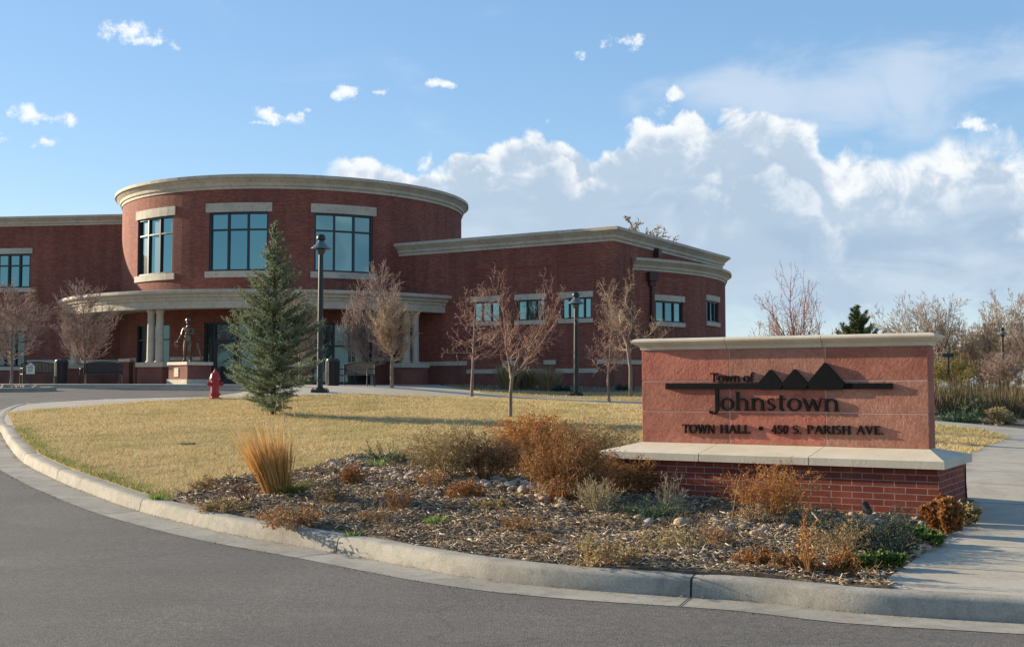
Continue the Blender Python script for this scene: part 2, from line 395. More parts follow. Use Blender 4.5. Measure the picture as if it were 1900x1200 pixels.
def asphalt():
    m, N, L, b = newmat('asphalt'); v = obj_co(N, L)
    col = ramp(N, L, noise(N, L, v, .6, 6), [(.3, (.124, .110, .092)), (.7, (.163, .146, .122))])
    st = ramp(N, L, noise(N, L, obj_co(N, L, (.25, 1.5, 1)), 1.2, 5), [(.42, 0.0), (.7, .35)]); col = mixc(N, L, st, col, (.10, .088, .075))
    sp = noise(N, L, v, 95, 2, .5); col = mixc(N, L, 1.0, col, ramp(N, L, sp, [(.3, (.55, .55, .55)), (.5, (1, 1, 1)), (.7, (1.5, 1.48, 1.42))]), 'MULTIPLY')
    vo = N.new('ShaderNodeTexVoronoi'); vo.inputs['Scale'].default_value = 60; L.new(v, vo.inputs['Vector'])
    s2 = ramp(N, L, vo.outputs['Distance'], [(.06, .5), (.12, 0.0)]); col = mixc(N, L, s2, col, (.34, .32, .29))
    for sc_, a_ in ((38, .20), (16, .15)): col = mixc(N, L, 1.0, col, ramp(N, L, noise(N, L, v, sc_, 3, .6), [(.3, (1 - a_,) * 3), (.7, (1 + a_,) * 3)]), 'MULTIPLY')
    pt = ramp(N, L, noise(N, L, v, .28, 5, .55, .8), [(.47, 0.0), (.56, .34)]); col = mixc(N, L, pt, col, (.105, .090, .076))
    ck = N.new('ShaderNodeTexVoronoi'); ck.feature = 'DISTANCE_TO_EDGE'; ck.inputs['Scale'].default_value = .22; wv = N.new('ShaderNodeVectorMath'); wv.operation = 'ADD'
    nz = N.new('ShaderNodeTexNoise'); nz.inputs['Scale'].default_value = 1.6; nz.inputs['Detail'].default_value = 6; L.new(v, nz.inputs['Vector']); L.new(v, wv.inputs[0]); L.new(nz.outputs['Color'], wv.inputs[1]); L.new(wv.outputs[0], ck.inputs['Vector'])
    cr = ramp(N, L, ck.outputs['Distance'], [(.0012, .4), (.0026, 0.0)]); col = mixc(N, L, cr, col, (.035, .030, .027))
    L.new(col, b.inputs['Base Color']); b.inputs['Roughness'].default_value = .85; b.inputs['Specular IOR Level'].default_value = .25
    bump(N, L, b, noise(N, L, v, 80, 3), .6, .008); return m
def concrete(name, c1, c2, stain):
    m, N, L, b = newmat(name); v = obj_co(N, L)
    col = ramp(N, L, noise(N, L, v, .9, 6), [(.32, c1), (.68, c2)])
    s = ramp(N, L, noise(N, L, v, 2.7, 7, .68, .6), [(.46, 0.0), (.72, .75)]); col = mixc(N, L, s, col, stain)
    s3 = ramp(N, L, noise(N, L, v, 11, 5, .7), [(.52, 0.0), (.75, .5)]); col = mixc(N, L, s3, col, stain)
    g = ramp(N, L, noise(N, L, v, 70, 4), [(.3, (.8, .8, .8)), (.7, (1.15, 1.15, 1.15))]); col = mixc(N, L, 1.0, col, g, 'MULTIPLY')
    p = ramp(N, L, noise(N, L, v, 33, 2), [(.26, .55), (.32, 0.0)]); col = mixc(N, L, p, col, stain)
    L.new(col, b.inputs['Base Color']); b.inputs['Roughness'].default_value = .88; b.inputs['Specular IOR Level'].default_value = .2
    bump(N, L, b, noise(N, L, v, 60, 5), .25, .006); return m
def sandstone(name, c1, c2, seed):
    """riven red sandstone: fine cleft ridges and a few broken flakes"""
    m, N, L, b = newmat(name); v0 = obj_co(N, L); mp = N.new('ShaderNodeMapping'); mp.inputs['Location'].default_value = (seed * 3.1, seed * 1.7, seed)
    mp.inputs['Rotation'].default_value = (.5, .6 + seed * .3, .3); mp.inputs['Scale'].default_value = (1, 1, 1); L.new(v0, mp.inputs[0]); v = mp.outputs[0]
    col = ramp(N, L, noise(N, L, v, 2.2, 7, .65), [(.34, tuple(q * .88 for q in c1)), (.66, c2)])
    f = ramp(N, L, noise(N, L, v, 26, 5), [(.3, (.80, .80, .80)), (.7, (1.16, 1.13, 1.1))]); col = mixc(N, L, 1.0, col, f, 'MULTIPLY')
    sc2 = ramp(N, L, noise(N, L, v, 6.5, 8, .75, 1.2), [(.60, 0.0), (.66, .30)]); col = mixc(N, L, sc2, col, (.55, .30, .20))
    L.new(col, b.inputs['Base Color']); b.inputs['Roughness'].default_value = .85; b.inputs['Specular IOR Level'].default_value = .2
    mp2 = N.new('ShaderNodeMapping'); mp2.inputs['Scale'].default_value = (1, 1, 2.2); mp2.inputs['Rotation'].default_value = (0, .7, 0); L.new(v, mp2.inputs[0])
    n1 = noise(N, L, mp2.outputs[0], 13, 9, .72, .35)
    fl = ramp(N, L, noise(N, L, v, 3.1, 4, .55, 1.3), [(.42, 0.0), (.432, .5), (.575, .55), (.585, 1.0)])
    vk = N.new('ShaderNodeTexVoronoi'); vk.feature = 'DISTANCE_TO_EDGE'; vk.inputs['Scale'].default_value = 2.3; wn = N.new('ShaderNodeTexNoise'); wn.inputs['Scale'].default_value = 4; wn.inputs['Detail'].default_value = 4; L.new(v, wn.inputs['Vector'])
    wa_ = N.new('ShaderNodeVectorMath'); wa_.operation = 'MULTIPLY_ADD'; L.new(wn.outputs['Color'], wa_.inputs[0]); wa_.inputs[1].default_value = (.5, .5, .5); L.new(v, wa_.inputs[2]); L.new(wa_.outputs[0], vk.inputs['Vector'])
    ck_ = ramp(N, L, vk.outputs['Distance'], [(.006, 0.0), (.022, 1.0)]); gate = ramp(N, L, noise(N, L, v, 1.7, 2), [(.52, 1.0), (.58, 0.0)]); ck2 = N.new('ShaderNodeMath'); ck2.operation = 'MAXIMUM'; L.new(ck_, ck2.inputs[0]); L.new(gate, ck2.inputs[1])
    fm = N.new('ShaderNodeMath'); fm.operation = 'ADD'; L.new(fl, fm.inputs[0]); L.new(ck2.outputs[0], fm.inputs[1]); fl = fm.outputs[0]
    mx = N.new('ShaderNodeMath'); mx.operation = 'MULTIPLY_ADD'; L.new(fl, mx.inputs[0]); mx.inputs[1].default_value = .28; L.new(n1, mx.inputs[2])
    bump(N, L, b, mx.outputs[0], .65, .011); return m
# ---------------------------------------------------------------- material list
m_asph = asphalt()
m_conc = concrete('kerb_concrete', (.30, .27, .215), (.41, .37, .295), (.17, .15, .118))
m_walk = concrete('walk_concrete', (.41, .355, .27), (.50, .44, .34), (.33, .28, .21))
m_joint = mat('joint_dirt', (.05, .042, .035))
m_soil = mat('dry_ground', (.25, .19, .10), (.34, .26, .14), 1.5, .95, .1, bmp=.4)
m_lawnbase = mat('lawn_thatch', (.31, .215, .088), (.43, .31, .13), .8, .95, .1, bmp=.5, bscale=60)
m_mulch = mat('mulch', (.10, .075, .053), (.22, .17, .118), 14, .95, .1, bmp=.9, bscale=45)
m_brick = brick('building_brick', (.21, .056, .038), (.33, .098, .062), (.25, .165, .13))
m_soldier = mat('soldier_brick', (.175, .047, .032), (.25, .072, .046), 14, .85, .2)
m_sbrick = brick('sign_brick', (.235, .052, .032), (.34, .083, .048), (.36, .27, .22), w=.236, h=.0715, ms=.005)
m_stone = mat('cast_stone', (.44, .385, .295), (.54, .48, .375), 1.3, .8, .25, bmp=.1, speck=(6, (.30, .25, .18), .58, .5))
m_cast = mat('sign_cast_stone', (.56, .48, .35), (.64, .56, .42), 2.5, .8, .25, bmp=.15, bscale=60, speck=(9, (.46, .38, .26), .62, .3), stretch=(1, 1, .5))
m_redst = mat('red_stone_base', (.16, .065, .05), (.23, .095, .07), 1.4, .85, .2, bmp=.3, bscale=18)
m_frame = mat('dark_frame', (.012, .020, .024), rough=.4, spec=.5)
m_glass = glass('window_glass', (.175, .34, .375), (.012, .02, .022), .72)
m_glassd = glass('entrance_glass', (.17, .27, .29), (.010, .016, .016), .34)
m_roof = mat('roof', (.16, .15, .14), rough=.9)
m_black = mat('black_metal', (.012, .011, .011), (.022, .020, .019), 9, .42, .5)
m_lampm = mat('lamp_green_paint', (.009, .018, .018), (.015, .026, .025), 4, .4, .4)
m_lamps = mat('lamp_shade_paint', (.09, .12, .115), (.12, .15, .145), 5, .3, .5)
m_globe = mat('lamp_globe', (.05, .055, .05), rough=.15, spec=.6)
m_red = mat('hydrant_red', (.30, .008, .012), (.40, .014, .018), 6, .35, .5, bmp=.05)
m_bronze = mat('bronze', (.10, .075, .05), (.20, .15, .10), 8, .34, .5, metal=.85)
m_brown = mat('brown_metal', (.06, .030, .027), rough=.5)
m_plaque = mat('bronze_plaque', (.12, .10, .075), (.2, .17, .13), 40, .45, .5, metal=.5, bmp=.4, bscale=60)
m_white = mat('placard_white', (.62, .60, .50), (.70, .68, .58), 5, .6)
m_ink = mat('placard_ink', (.12, .12, .10))
m_bark = mat('grey_bark', (.17, .125, .095), (.28, .215, .165), 9, .9, .15, bmp=.6, bscale=30, stretch=(1, 1, .3))
m_sbark = mat('spruce_bark', (.05, .035, .025), (.11, .075, .05), 14, .95, .1, bmp=.6)
m_letter = mat('letter_black', (.004, .004, .005), (.009, .008, .008), 12, .6, .12)

# ---------------------------------------------------------------- ground, road, kerb, walks, lawn, bed
gx = np.unique(np.concatenate([np.linspace(-900, -80, 12), np.arange(-80, 81, 4), np.linspace(80, 900, 12)]))
gy = np.unique(np.concatenate([np.linspace(-300, -30, 6), np.arange(-30, 161, 4), np.linspace(160, 2500, 14)]))
X, Y = np.meshgrid(gx, gy); Z = G(X.ravel(), Y.ravel()) - .06
ids = np.arange(X.size).reshape(X.shape)
ground = np_mesh('ground', np.column_stack([X.ravel(), Y.ravel(), Z]), np.stack([ids[:-1, :-1], ids[:-1, 1:], ids[1:, 1:], ids[1:, :-1]], -1).reshape(-1, 4), m_soil)
tag(ground, kind='structure')

# kerb line: foot of the kerb face where it meets the gutter, right to left, then round the bend
foot = hits([(1900, 1156), (1728, 1146), (1583, 1137), (1380, 1115), (1076, 1094), (880, 1072), (623, 1025), (427, 990), (258, 948),
             (160, 913), (104, 890), (42, 857), (13, 823), (1, 802)], 0)
p0 = np.array(foot[0]); p1 = np.array(foot[1]); dirn = (p0 - p1) / np.linalg.norm(p0 - p1)
foot = [tuple(p0 + dirn * 3.2 + np.array([.25, .1])), tuple(p0 + dirn * 1.5)] + foot
bend = hits([(-9, 786), (-8, 770), (32, 750), (152, 741), (300, 736), (392, 735)], .15)
kerb = smooth_path(foot + bend, .2)
def offset_path(P, o):
    t = np.gradient(P, axis=0); t /= np.linalg.norm(t, axis=1)[:, None]
    return P + np.column_stack([t[:, 1], -t[:, 0]]) * o       # + is towards the lawn (right of the walk direction)
seglen = np.concatenate([[0], np.cumsum(np.linalg.norm(np.diff(kerb, axis=0), axis=1))])
# joints: where the photograph shows them, the rest every 3 m
jpx = [hit(1270, 1110, 0), hit(627, 1025, 0), hit(263, 950, 0), hit(107, 889, 0), hit(40, 857, 0)]
joints = [seglen[int(np.argmin(np.hypot(kerb[:, 0] - q.x, kerb[:, 1] - q.y)))] for q in jpx]
s = joints[-1]
while s + 3 < seglen[-1]: s += 3; joints.append(s)
joints = [0] + sorted(joints) + [seglen[-1]]
prof = [(.0, -.05), (.0, .004), (.006, .03), (.024, .122), (.042, .145), (.075, .156), (.17, .158), (.215, .154), (.222, .145), (.222, -.2)]
def at_s(s): return np.array([np.interp(s, seglen, kerb[:, 0]), np.interp(s, seglen, kerb[:, 1])])
rngk = np.random.default_rng(5)
mb = MB()
for a, b in zip(joints[:-1], joints[1:]):
    g = .009; n = max(3, int((b - a) / .2)); ss = np.linspace(a + g, b - g, n)
    P = np.array([at_s(q) for q in ss]); t = np.array([at_s(min(q + .05, seglen[-1])) - at_s(max(q - .05, 0)) for q in ss]); t /= np.linalg.norm(t, axis=1)[:, None]
    nr = np.column_stack([t[:, 1], -t[:, 0]]); zz = G(P[:, 0], P[:, 1]); dz = rngk.uniform(-.004, .004)
    rings = []
    for i in range(n):
        e = min(i, n - 1 - i); k = .012 if e == 0 else 0                  # rounded ends at the joints
        rings.append([(P[i, 0] + nr[i, 0] * o, P[i, 1] + nr[i, 1] * o, zz[i] + z + (dz - k if z > .02 else 0)) for o, z in prof])
    mb.rings(rings, True, True)
kerb_o = tag(mb.build('kerb', m_conc, smooth=True), kind='structure')
mb = MB()                                              # dirt-filled joints, seen as dark lines
for s in joints[1:-1]:
    p = at_s(s); t = at_s(s + .05) - at_s(s - .05); t /= np.linalg.norm(t); nr = np.array([t[1], -t[0]]); z = float(G(*p)[0])
    q = [(o + .012, max(h - .018, -.03)) for o, h in prof[1:8]]
    mb.rings([[(*(p + nr * o + t * e), z + h) for o, h in q] + [(*(p + nr * q[-1][0] + t * e), z - .04)] for e in (-.012, .012)], True, True)
mb.build('kerb_joint_dirt', m_joint, kerb_o)
# gutter pan
def strip(name, P, o0, o1, off0, off1, m, n=4):
    A, B = offset_path(P, o0), offset_path(P, o1); V = []; k = n + 1
    for i in range(k):
        q = A + (B - A) * i / n; V.append(np.column_stack([q, G(q[:, 0], q[:, 1]) + off0 + (off1 - off0) * i / n]))
    V = np.concatenate(V); m_ = len(P); I = np.arange(k * m_).reshape(k, m_)
    return tag(np_mesh(name, V, np.stack([I[:-1, :-1], I[:-1, 1:], I[1:, 1:], I[1:, :-1]], -1).reshape(-1, 4), m), kind='structure')
gut = strip('gutter', kerb, .03, -.47, .001, .010, m_conc)
mb = MB()
for s in joints[1:-1]:
    p = at_s(s); t = at_s(s + .05) - at_s(s - .05); t /= np.linalg.norm(t); nr = np.array([t[1], -t[0]])
    q = [p + nr * o + t * e for o in (0, -.235, -.47) for e in (-.006, .006)]
    z = [float(G(*a)[0]) + (.0055, .0055, .0100, .0100, .0145, .0145)[i] for i, a in enumerate(q)]
    mb.add([(*a, h) for a, h in zip(q, z)], [(0, 1, 3, 2), (2, 3, 5, 4)])
mb.build('gutter_joint', m_joint, gut)
# the road: from well to the right and behind the camera up the driveway and round the loop
edge = offset_path(kerb, -.40)
loop_far = [(-9.7, 46.6), (-14, 47.0), (-22, 47.2), (-34, 47.2)]
q392 = hit(392, 735, .15); q430 = hit(418, 731, .15)
road_poly = [tuple(p) for p in edge[::3]] + [(q430.x, q430.y + 1.0)] + [(-8.9, 41.5), (-9.2, 44.5)] + loop_far + [(-48, 47), (-48, -12), (26, -12), (26, 3.0)]
road = sheet('road', road_poly, .006, m_asph, .9, .05)
# main walk beside the sign, its cross walk, and the path that runs up to the plaza
inner = offset_path(kerb, .2)
i_r = int(np.argmin(np.hypot(kerb[:, 0] - hit(1640, 1140, 0).x, kerb[:, 1] - hit(1640, 1140, 0).y)))
walk_left = hits([(1640, 1076), (1700, 1035), (1745, 1008), (1790, 962), (1797, 938), (1793, 890), (1792, 846), (1833, 827), (1872, 812)])
tipw = hits([(1877, 809)])[0]
near_path = hits([(1730, 787), (1600, 776), (1450, 768), (1300, 760), (1187, 752), (1080, 745), (940, 739), (860, 737), (700, 732), (640, 731)])
far_path = hits([(940, 734), (1060, 739), (1187, 746), (1300, 752), (1450, 760), (1600, 768), (1730, 779), (1850, 791), (1960, 800)])
right_end = [tuple(inner[k]) for k in range(i_r, -1, -2)]
walk_poly = walk_left + [tipw] + hits([(1830, 799), (1780, 792)]) + near_path[:7] + far_path[:1] + far_path[1:] + [(17.5, 27), (14.5, 18), (11, 9)] + [tuple(inner[0])] + right_end[::-1]
walk = sheet('sidewalk', walk_poly, .150, m_walk, .6, .2)
# joints scored across the main walk
a0, b0 = np.array(hits([(1792, 846)])[0]), np.array(hits([(1640, 1076)])[0])
mb = MB(); ud = (a0 - b0) / np.linalg.norm(a0 - b0); vd = np.array([.945, -.327])
for s in np.arange(.9, 16, 1.55):
    c = b0 + ud * s
    for k in range(14):
        p, q = c + vd * (k * .4 - .0), c + vd * (k * .4 + .4)
        e = ud * .007
        w = [p - e, q - e, q + e, p + e]
        if not inside(np.array([(p + q) / 2]), walk_poly)[0]: continue
        mb.add([(*a, top(*a) + .0045) for a in w], [(0, 1, 2, 3)])
mb.build('walk_joint', m_joint, walk)
# lawn, with the band of concrete between it and the loop road
lawn_far = hits([(560, 734), (470, 735), (400, 738), (330, 742), (271, 744), (195, 751), (87, 758), (13, 765.5)])
lawn_kerb = [tuple(p) for p in offset_path(kerb, .225)]
i_l = int(np.argmin(np.hypot(kerb[:, 0] - hit(2, 806, 0).x, kerb[:, 1] - hit(2, 806, 0).y)))
i_m = int(np.argmin(np.hypot(kerb[:, 0] - hit(318, 963, 0).x, kerb[:, 1] - hit(318, 963, 0).y)))
bed_lawn = hits([(322, 925), (400, 897), (470, 884), (540, 874), (610, 860), (660, 848), (760, 842), (900, 836), (1030, 838)])
SB = at(1743, 952, 13.0); SA = Vector((-math.cos(R(31)), math.sin(R(31)), 0)); SN = Vector((-math.sin(R(31)), -math.cos(R(31)), 0))   # sign base corner, along, front normal
def sxy(s, w): p = SB + SA * s - SN * w; return (p.x, p.y)
bed_back = [sxy(4.9, 1.2), sxy(4.2, 2.2), sxy(1.5, 2.0), sxy(.1, 1.62)]
lawn_poly = [lawn_kerb[i] for i in range(i_l, i_m, -2)] + bed_lawn + bed_back + hits([(1794, 846), (1833, 827), (1872, 812)]) + [tipw] + hits([(1830, 799), (1780, 792)]) + near_path + lawn_far
lawn = sheet('lawn', lawn_poly, .150, m_lawnbase, .6, .25)
far_walk_poly = lawn_far[1:] + [lawn_kerb[i] for i in range(i_l, len(lawn_kerb), 2)] + [(q430.x + .3, q430.y + .8), tuple(hit(470, 733)[:2])]
fwalk = sheet('loop_walk', far_walk_poly, .147, m_walk, .7, .2)
bed_right = walk_left[:5] + [sxy(-.09, 1.55)]
def mound(x, y): return .02 * np.sin(x * 2.3 + y * 1.1) + .015 * np.sin(x * 5.1 - y * 4.3) + .02
bed_poly = [lawn_kerb[i] for i in range(i_r, i_m + 1, 2)] + bed_lawn + bed_back + bed_right[::-1]
bed = sheet('mulch_bed', bed_poly, .142, m_mulch, .22, .2, mound)
# plaza in front of the building, its kerb, and the ground beyond the path
plaza_front = [(-48, 47.4), (-34, 47.4), (-22, 47.4), (-14, 47.2), (-10.4, 46.7), (-9.5, 45.2), (-9.1, 42.5)] + [tuple(hit(440, 731)[:2]), tuple(hit(470, 734)[:2])]
plaza_poly = plaza_front + hits([(560, 733), (640, 730.5), (700, 731.5), (800, 734.5), (860, 736.5), (940, 738.5)]) + hits([(940, 734)]) + [(-1.4, 46), (-2.2, 50), (-3.4, 56), (-4, 66), (-48, 72)]
plaza = sheet('plaza', plaza_poly, .156, m_walk, 1.0, .18)
bedw = [(-1.3, 46.3)] + far_path[1:4] + [(5.5, 43.5), (11, 50), (14, 64), (-5, 64), (-3.2, 56), (-2.1, 50)]
far_lawn_poly = far_path[:6] + [tuple(p) for p in far_path[6:8]] + [(13.5, 33), (20, 60), (60, 90), (0, 90), (-3.8, 66), (-3.2, 56), (-2.0, 50), (-1.2, 46)]
flawn = sheet('far_lawn', far_lawn_poly, .146, m_lawnbase, 1.2, .1)
wbed = sheet('wing_bed', [(-1.6, 50.6), (1.5, 49.6), (4.6, 49.2), (7.5, 51), (12.5, 58), (13.5, 66), (-6, 66), (-3.2, 57)], .158, m_mulch, .7, .1)
rbed = sheet('planting_bed', far_path[5:] + [(17, 28.5), (30, 34), (30, 50), (9, 50), (7.4, 34)], .154, m_mulch, .7, .2)

# blades of dry grass over the lawns
def scatter(poly, n, rng, dens=None):
    A = np.array(poly); lo, hi = A.min(0), A.max(0); out = []
    got = 0
    while got < n:
        P = rng.uniform(lo, hi, (n, 2)); P = P[inside(P, poly)]
        if dens is not None: P = P[rng.random(len(P)) < dens(P)]
        out.append(P); got += len(P)
    return np.concatenate(out)[:n]
def blades(name, P, h, w, lean, m, rng, off=.15, z=None):
    n = len(P); a = rng.uniform(0, 2 * math.pi, n); z = (G(P[:, 0], P[:, 1]) + off) if z is None else z
    h = h * rng.uniform(.5, 1.3, n); l = lean * h * rng.uniform(.2, 1.2, n); b = rng.uniform(0, 2 * math.pi, n)
    V = np.empty((n, 3, 3)); dx, dy = np.cos(a) * w / 2, np.sin(a) * w / 2
    V[:, 0] = np.column_stack([P[:, 0] - dx, P[:, 1] - dy, z]); V[:, 1] = np.column_stack([P[:, 0] + dx, P[:, 1] + dy, z])
    V[:, 2] = np.column_stack([P[:, 0] + np.cos(b) * l, P[:, 1] + np.sin(b) * l, z + h])
    o = np_mesh(name, V, np.arange(3 * n).reshape(n, 3), m); return o
rng = np.random.default_rng(3)
m_blade = island('grass_blade', [(.53, .385, .165), (.67, .51, .245), (.75, .60, .33), (.40, .29, .12)], .8, .15, big=(.55, (.33, .30, .10), .47, .68, .66), trans=.25)
def tuft(P): return .5 + .5 * np.sin(P[:, 0] * 3.1 + 2 * np.sin(P[:, 1] * 1.3)) * np.sin(P[:, 1] * 2.7 + 2 * np.sin(P[:, 0] * .9)) + .35 * np.sin(P[:, 0] * 9.1 + 3 * np.sin(P[:, 1] * 4.1))
P = scatter(lawn_poly, 230000, rng, lambda P: np.clip((15 / np.maximum(P[:, 1], 8)) ** 1.1, .05, 1) * np.clip(.45 + .6 * tuft(P), .2, 1))
w = .006 * np.clip(P[:, 1] / 13, .9, 3)
tag(blades('lawn_grass', P, .035 + .022 * np.clip(tuft(P), 0, 1.2), w, 1.0, m_blade, rng), 'short straw coloured winter grass covering the lawn behind the kerb', 'grass', kind='stuff')
P = scatter(far_lawn_poly, 26000, rng); P = P[P[:, 1] < 70]
tag(blades('far_lawn_grass', P, .055, .03, 1.0, m_blade, rng), 'short straw coloured grass beyond the narrow path', 'grass', kind='stuff')
# greener fringe by the kerb
m_green = island('green_blade', [(.13, .19, .035), (.22, .26, .06), (.30, .30, .09)], .8, .15, trans=.25)
ii = rng.integers(i_m + 1, i_l - 2, 3000); off = .23 + np.abs(rng.normal(0, .16, len(ii)))
K = np.array(kerb); T = np.gradient(K, axis=0); T /= np.linalg.norm(T, axis=1)[:, None]
P = K[ii] + np.column_stack([T[ii, 1], -T[ii, 0]]) * off[:, None] + T[ii] * rng.uniform(-.1, .1, (len(ii), 1)); P = P[inside(P, lawn_poly)]
tag(blades('kerb_grass', P, .055, .010, 1.0, m_green, rng), 'greener fringe of lawn grass growing along the kerb', 'grass', kind='stuff')
# ---------------------------------------------------------------- the town hall
hall = empty('town_hall', (-12.13, 66.24, 1.79))
tag(hall, 'red brick public building with a round front, stone cornices and a curved columned canopy', 'building')
HX, HY, HZ0 = -12.13, 66.24, 1.79
def part(mb_or_o, name=None, m=None, parent=None, smooth=False, label=None):
    o = mb_or_o.build(name, m, None, smooth) if isinstance(mb_or_o, MB) else mb_or_o
    par = parent or hall; o.parent = par
    if par is hall: o.matrix_parent_inverse = HINV
    if label: o['label'] = label
    return o
bpy.context.view_layer.update(); HINV = hall.matrix_world.inverted()
def straight(P0, d):
    P0 = np.array(P0, float); d = np.array(d, float) / np.linalg.norm(d); inw = np.array([-d[1], d[0]])     # walk left to right seen from outside
    return lambda s, z, dep: (P0[0] + d[0] * s + inw[0] * dep, P0[1] + d[1] * s + inw[1] * dep, z)
def round_(cx, cy, r, s_of=None):
    return lambda s, z, dep: (cx + (r - dep) * math.sin(s / r), cy - (r - dep) * math.cos(s / r), z)
def gridwall(name, Mf, s0, s1, z0, z1, holes, m, ds=99, dep=.16, label=None):
    S = {s0, s1}; Zs = {z0, z1}
    for h in holes: S |= {h[0], h[1]}; Zs |= {h[2], h[3]}
    k = max(1, int(math.ceil((s1 - s0) / ds)))
    S |= {s0 + (s1 - s0) * i / k for i in range(k + 1)}
    S = sorted(S); Zs = sorted(Zs)
    S = [a for i, a in enumerate(S) if i == 0 or a - S[i - 1] > 1e-4]
    V = []; Fc = []; UV = []
    def quad(pts):
        b = len(V)
        for s, z, d in pts: V.append(Mf(s, z, d)); UV.append((s + (d if d else 0), z))
        Fc.append((b, b + 1, b + 2, b + 3))
    def hole(s, z): return any(h[0] < s < h[1] and h[2] < z < h[3] for h in holes)
    for i in range(len(S) - 1):
        for j in range(len(Zs) - 1):
            a, b, c, d = S[i], S[i + 1], Zs[j], Zs[j + 1]
            if hole((a + b) / 2, (c + d) / 2): continue
            quad([(a, c, 0), (b, c, 0), (b, d, 0), (a, d, 0)])
    for h in holes:
        ss = [s for s in S if h[0] - 1e-6 <= s <= h[1] + 1e-6]
        quad([(h[0], h[2], 0), (h[0], h[3], 0), (h[0], h[3], dep), (h[0], h[2], dep)]); quad([(h[1], h[2], dep), (h[1], h[3], dep), (h[1], h[3], 0), (h[1], h[2], 0)])
        for a, b in zip(ss[:-1], ss[1:]):
            quad([(a, h[3], 0), (b, h[3], 0), (b, h[3], dep), (a, h[3], dep)]); quad([(a, h[2], dep), (b, h[2], dep), (b, h[2], 0), (a, h[2], 0)])
    return part(np_mesh(name, V, Fc, m, uv=UV), label=label)
def mbox(mb, Mf, s0, s1, z0, z1, d0, d1, n=1):
    rings = []
    for i in range(n + 1):
        s = s0 + (s1 - s0) * i / n
        rings.append([Mf(s, z0, d0), Mf(s, z0, d1), Mf(s, z1, d1), Mf(s, z1, d0)])
    mb.rings(rings, True, True); return mb
rngb = random.Random(11)
def window(Mf, s0, s1, z0, z1, mull, trans, n=3, lintel=.5, sill=.3, lo=.22, dep=.15, gm=None, bar=.07, name='window', ss=None, tilt=.012):
    f = MB(); e = .004
    mbox(f, Mf, s0 + e, s0 + bar, z0 + e, z1 - e, .05, dep, 1); mbox(f, Mf, s1 - bar, s1 - e, z0 + e, z1 - e, .05, dep, 1)
    mbox(f, Mf, s0 + bar, s1 - bar, z0 + e, z0 + bar, .052, dep, n); mbox(f, Mf, s0 + bar, s1 - bar, z1 - bar, z1 - e, .052, dep, n)
    for q in mull: mbox(f, Mf, q - bar * .5, q + bar * .5, z0 + bar, z1 - bar, .055, dep, 1)
    for q in trans: mbox(f, Mf, s0 + bar, s1 - bar, q - bar * .4, q + bar * .4, .062, dep, n)
    fr = part(f, name, m_frame)
    p = MB(); xs = [s0] + list(mull) + [s1]; zs = [z0] + list(trans) + [z1]
    for a, b in zip(xs[:-1], xs[1:]):
        for c, d in zip(zs[:-1], zs[1:]):
            t = [rngb.uniform(-tilt, tilt) * .5 for _ in range(2)]; g = dep - .035
            p.add([Mf(a, c, g), Mf(b, c, g + t[0] * (b - a)), Mf(b, d, g + t[0] * (b - a) + t[1] * (d - c)), Mf(a, d, g + t[1] * (d - c))], [(0, 1, 2, 3)])
    pane = p.build('pane', gm or m_glass, fr)
    if lintel:
        l = MB(); mbox(l, Mf, s0 - lo, s1 + lo, z1 + .002, z1 + lintel, -.055, .1, n); l.build('lintel', m_stone, fr)
    if sill:
        l = MB(); mbox(l, Mf, s0 - lo, s1 + lo, z0 - sill, z0 - .002, -.08, .1, n); l.build('sill', m_stone, fr)
    return fr
def sweep(P, prof, m, name='cornice', closed=False, parent=None):
    """P: path walked left to right seen from outside; prof: (outward, z)"""
    P = np.array(P, float); n = len(P); d = np.diff(P, axis=0); d /= np.linalg.norm(d, axis=1)[:, None]; nr = np.column_stack([d[:, 1], -d[:, 0]])
    O = np.empty_like(P)
    for i in range(n):
        a, b = nr[max(i - 1, 0)], nr[min(i, n - 2)]; q = a + b; O[i] = q / max(.2, (1 + a @ b))
    mb = MB(); mb.rings([[(*(P[i] + O[i] * o), z) for o, z in prof] for i in range(n)], True, True)
    return part(mb, name, m, parent)
def prism(name, poly, z0, z1, m, parent=None):
    mb = MB(); mb.rings([[(x, y, z0) for x, y in poly], [(x, y, z1) for x, y in poly]]); return part(mb, name, m, parent)
def cornice_prof(zt, h, out):
    return [(-.25, zt - h), (out * .12, zt - h), (out * .12, zt - h * .80), (out * .30, zt - h * .76), (out * .36, zt - h * .55), (out * .52, zt - h * .46), (out * .72, zt - h * .34),
            (out * .78, zt - h * .31), (out * .78, zt - h * .26), (out, zt - h * .24), (out, zt - .012), (out - .02, zt), (-.25, zt)]
# --- the round front
RW = 9.28; DR = round_(HX, HY, RW); deg = lambda a: R(a) * RW
zW0, zW1, zT = 1.65 + 5.60, 1.65 + 8.47, 1.65 + 7.62
holes = [(deg(a - 9.25), deg(a + 9.25), zW0, zW1) for a in (-39, -7, 25)]
gh = {-39: (-8.6, 8.6), -7: (-10.5, 10.5), 25: (-9.5, 9.5)}
for a, (l, r) in gh.items(): holes.append((deg(a + l), deg(a + r), HZ0 + .0, 1.65 + 3.13))
gridwall('wall', DR, -math.pi * RW, math.pi * RW, .6, 11.55, holes, m_brick, ds=.5, dep=.2, label='tall round brick wall of the entrance front')
for a in (-39, -7, 25):
    w = window(DR, deg(a - 9.25), deg(a + 9.25), zW0, zW1, [deg(a - 3.08), deg(a + 3.08)], [zT], 6, .44, .31, .17, dep=.19, bar=.09)
    w['label'] = {-39: 'tall upper window at the left of the round front', -7: 'tall upper window in the middle of the round front', 25: 'tall upper window at the right of the round front'}[a]
